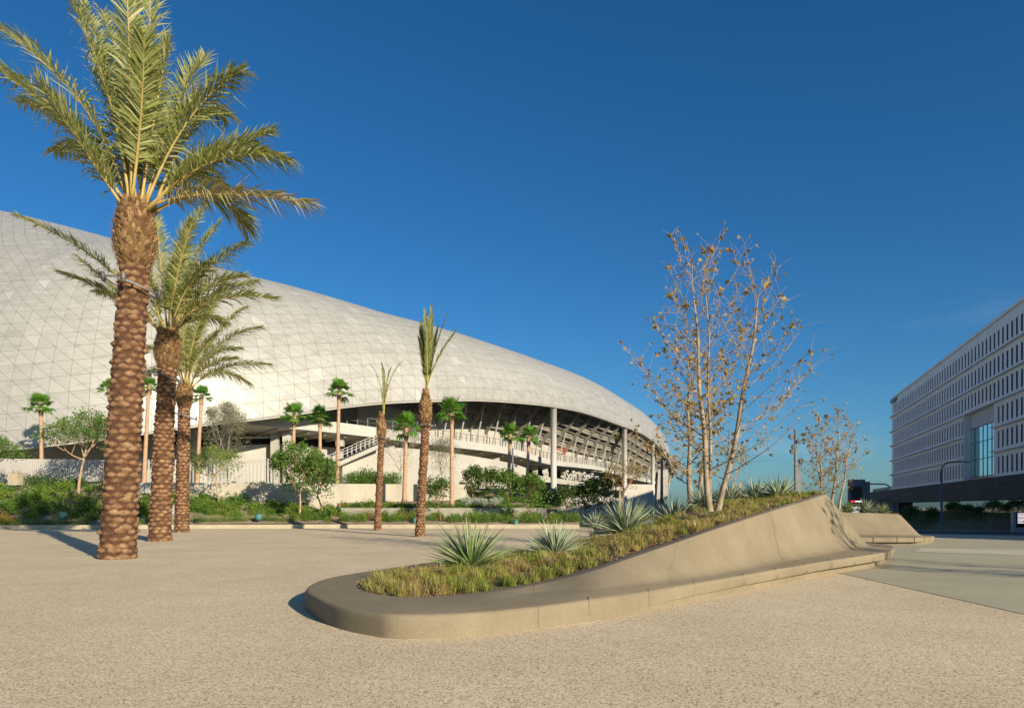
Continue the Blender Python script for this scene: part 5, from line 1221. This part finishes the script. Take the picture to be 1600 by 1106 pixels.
# charcoal base, shop glazing and terrace rail
m2 = MB(); m2.box(((-40 + LEN) / 2, 13, 4.16), (LEN + 40, 28, 3.34)); m2.box((-14, 13.2, .2), (52, 27.6, 12.2 - 7.6 + 1.0)); m2.box((-30, 8, 2.5), (16, 10, 6.9)); m2.build('podium', M['podium'], OB)
m2 = MB(); m2.box(((12 + LEN) / 2, 1.0, 1.55), (LEN - 12, .15, 1.9)); m2.build('shop_glazing', M['shop_glass'], OB)
m2 = MB(); m2.box(((12 + LEN) / 2, .8, -2.4), (LEN - 12, .5, 6.0)); m2.build('plinth_wall', M['podium'], OB)
m2 = MB()
for k in range(26): m2.box((-36 + k * 1.4, 1.0, 6.4), (.05, .05, 1.1))
m2.box((-18, 1.0, 6.95), (36, .06, .06)); m2.box((-18, 1.0, 6.4), (36, .02, .9)); m2.build('terrace_rail', M['grey_paint'], OB)
m2 = MB(); m2.box((3.4, -.35, 28.6), (6.0, .1, .9)); m2.build('roof_sign', M['grey_paint'], OB)
# street trees in the building's shade
GT = 'street trees along the charcoal ground floor'
for k, (px, top, w_, lab) in enumerate([(1424, 793, 3.0, 'bushy tree at the left end of the office ground floor'), (1455, 795, 2.2, 'small narrow tree left of the street lamp pole'), (1487, 784, 2.4, 'tree just right of the street lamp pole'), (1505, 787, 2.6, 'second tree right of the street lamp pole'), (1546, 779, 2.9, 'tallest tree before the office ground floor'), (1572, 786, 3.0, 'dense tree left of the wayfinding sign'), (1592, 779, 3.0, 'tree rising behind the wayfinding sign'), (1527, 792, 2.0, 'slim tree left of the tallest street tree')]):
    b_ = G(px, 828.0 - .004 * (px - 1420)); b_ = P(px, 827.5, b_.y * .97); b_.z = gz(b_.x, b_.y); Ht = (P(px, top, b_.y).z - b_.z)
    tree('street_tree', b_, Ht, Ht * .70, w_ * .85, M['lf_dark'], M['bark_grey'], lab, 200 + k, 1500, .20, .6, .07, .35, 3, 3, GT, .5, .4)
# hedge strip and low wall at the far kerb
pa, pb = G(1395, 828.0), G(1700, 831); m2 = MB(); n_ = 20
for i in range(n_):
    q0, q1 = pa.lerp(pb, i / n_), pa.lerp(pb, (i + .985) / n_); m2.beam((q0.x, q0.y + 3, gz(q0.x, q0.y) + .35), (q1.x, q1.y + 3, gz(q1.x, q1.y) + .35), .35, 1.2)
tag(m2.build('planter_wall', M['bark_grey']), 'long low brownish planter wall below the street trees by the office', 'wall')
for k in range(34):
    q = pa.lerp(pb, (k + rnd.random()) / 34); o = bpy.data.objects.new('hedge_shrub', SH['dark'][0]); COL.objects.link(o); o.location = (q.x, q.y + 4.4, gz(q.x, q.y) + .3); s_ = rnd.uniform(.6, .9); o.scale = (s_ * 1.3, s_ * 1.3, s_ * .7); o.rotation_euler = (0, 0, rnd.uniform(0, 6))
    tag(o, 'dark shrub behind the planter wall under the office block', 'shrub', 'shrubs under the office block')

# ------------------------------------------------------------------ street furniture
def street_lamp(px, base_py, top_py, arm_px, label, Y=None):
    b = G(px, base_py) if Y is None else P(px, base_py, Y); Y = b.y; e_ = empty('street_lamp', b, 0, label, 'street lamp', 'grey street lamps with a curved arm'); k_ = Y / F
    Ht = (base_py - top_py) * k_; A = arm_px * k_; r = max(.06, 1.9 * k_); mb = MB(); mb.tube([(0, 0, 0), (0, 0, .4), (0, 0, .41), (0, 0, Ht * .86)], [r * 1.5, r * 1.5, r, r * .75], 12); mb.build('pole', M['grey_paint'], e_)
    sg = 1 if A > 0 else -1; a_ = abs(A); pts = [(0, 0, Ht * .85)]
    for i in range(1, 9): t_ = i / 8 * math.pi / 2; pts.append((sg * a_ * .30 * (1 - math.cos(t_)), 0, Ht * .86 + (Ht * .14) * math.sin(t_)))
    pts.append((sg * a_ * .7, 0, Ht * 1.005)); m2 = MB(); m2.tube(pts, r * .55, 8); m2.build('arm', M['grey_paint'], e_)
    m3 = MB(); m3.box((sg * a_ * .85, 0, Ht * 1.005), (a_ * .34, r * 2.2, r * .8)); m3.box((sg * a_ * .85, 0, Ht * 1.005 - r * .45), (a_ * .26, r * 1.6, r * .2)); m3.build('lamp_head', M['grey_paint'], e_)
    m4 = MB(); m4.box((-r * .9 * sg, -r * .3, Ht * .50), (r * 1.0, r * 1.0, Ht * .05)); m4.build('control_box', M['grey_paint'], e_); return e_
street_lamp(1471, 829.5, 722, 42, 'tall grey street lamp at the kerb with its arm before the glass bay')
street_lamp(1624, 829, 756, -64, 'street lamp at the right edge, only its arm and curve in the photo')
street_lamp(1397, 812, 782, -24, 'small distant street lamp left of the office ground floor windows', 150)
street_lamp(1390, 800, 756, -34, 'far street lamp arm seen right of the tall sign pylon', 190)
def spot_pole():
    p = P(1243, 790, 36); e_ = empty('spotlight_pole', (p.x, p.y, gz(p.x, p.y)), 0, 'slim grey pole carrying five round floodlights behind the bench mound', 'lamp post'); z0 = gz(p.x, p.y); top = P(1243, 671, 36).z - z0
    mb = MB(); mb.tube([(0, 0, 0), (0, 0, top)], [.09, .07], 10); mb.build('pole', M['grey_paint'], e_)
    zb = P(1243, 729, 36).z - z0; m2 = MB(); m2.box((.12, 0, zb - 1.0), (.22, .16, 2.4)); m2.box((.21, .02, zb - 1.3), (.12, .14, 2.0)); m2.build('equipment_box', M['grey_paint'], e_)
    for dx, py in ((-.26, 682), (.14, 689), (-.11, 698), (.27, 720), (-.2, 705)):
        z = P(1243, py, 36).z - z0; m3 = MB(); m3.tube([(0, 0, z), (dx * .6, 0, z)], .02, 6); m3.tube([(dx, .12, z - .02), (dx, .02, z), (dx, -.13, z - .03), (dx, -.14, z - .03)], [.06, .12, .13, .11], 12); m3.build('floodlight', M['dark_steel'], e_)
spot_pole()
def pylon():
    b = G(1338, 826.5); b = P(1338, 800, 62); z0 = gz(b.x, b.y); k_ = 62 / F; zt = P(1338, 749, 62).z - z0; e_ = empty('sign_pylon', (b.x, b.y, z0), -.35, 'tall blue grey sign pylon with a black screen behind the smaller bench', 'sign'); w = 24 * k_
    mb = MB(); mb.box((0, 0, zt / 2), (w, .5, zt)); mb.build('frame', M['grey_paint'], e_); m2 = MB(); m2.box((w * .5 + .22, .1, zt / 2 - .1), (.36, .55, zt - .2)); m2.build('side_fin', M['grey_paint'], e_)
    m3 = MB(); m3.box((.0, -.27, zt - 2.1), (w * .62, .06, 2.9)); s_ = m3.build('screen', M['black'], e_)
    m4 = MB(); [m4.box((-.02 + dx, -.305, zt - dz), (wd, .01, .10)) for dx, dz, wd in ((.15, 1.98, .5), (0, 2.55, .7), (.02, 2.72, .5), (-.05, 2.9, .6))]; m4.build('screen_text', M['screen_white'], s_); m5 = MB(); m5.box((-.3, -.305, zt - 1.98), (.35, .01, .16)); m5.build('screen_mark', M['screen_red'], s_)
pylon()
def wayfinder():
    b = G(1597, 831.5); Y = b.y; k_ = Y / F; z0 = b.z; zt = P(1597, 799.5, Y).z - z0; w = 29 * k_; e_ = empty('wayfinding_sign', (b.x + .0, b.y, z0), -.15, 'black wayfinding sign with white text lines at the right edge by the road', 'sign')
    mb = MB(); mb.box((0, 0, zt / 2), (w, .35, zt)); mb.build('frame', M['white'], e_); m2 = MB(); m2.box((.08 * w, -.19, zt * .61), (w * .86, .05, zt * .72)); p_ = m2.build('panel', M['black'], e_)
    m3 = MB(); r_ = random.Random(5)
    for i in range(8): ln = w * r_.uniform(.26, .5); m3.box((-.28 * w + ln / 2, -.222, zt * (.92 - .065 * i)), (ln, .012, zt * .026))
    m3.build('panel_text', M['screen_white'], p_)
wayfinder()
def mast(px, py, top, Y, label):
    p = P(px, py, Y); z0 = p.z; zt = P(px, top, Y).z - z0; e_ = empty('light_mast', p, 0, label, 'lamp post', 'slim masts before the stadium'); mb = MB(); mb.tube([(0, 0, 0), (0, 0, zt)], [.14, .09], 10); mb.build('pole', M['grey_paint'], e_)
    for f_, dx in ((.86, .35), (.78, -.3), (.7, .35)): m2 = MB(); m2.tube([(0, 0, zt * f_), (dx, 0, zt * f_)], .03, 6); m2.tube([(dx, .1, zt * f_), (dx, -.15, zt * f_ - .05)], [.1, .14], 10); m2.build('floodlight', M['grey_paint'], e_)
mast(801, 790, 700, 70, 'slim pale mast between the fan palm pair before the stadium'); mast(1034, 792, 702, 60, 'slim grey mast below the right tip of the stadium shell')
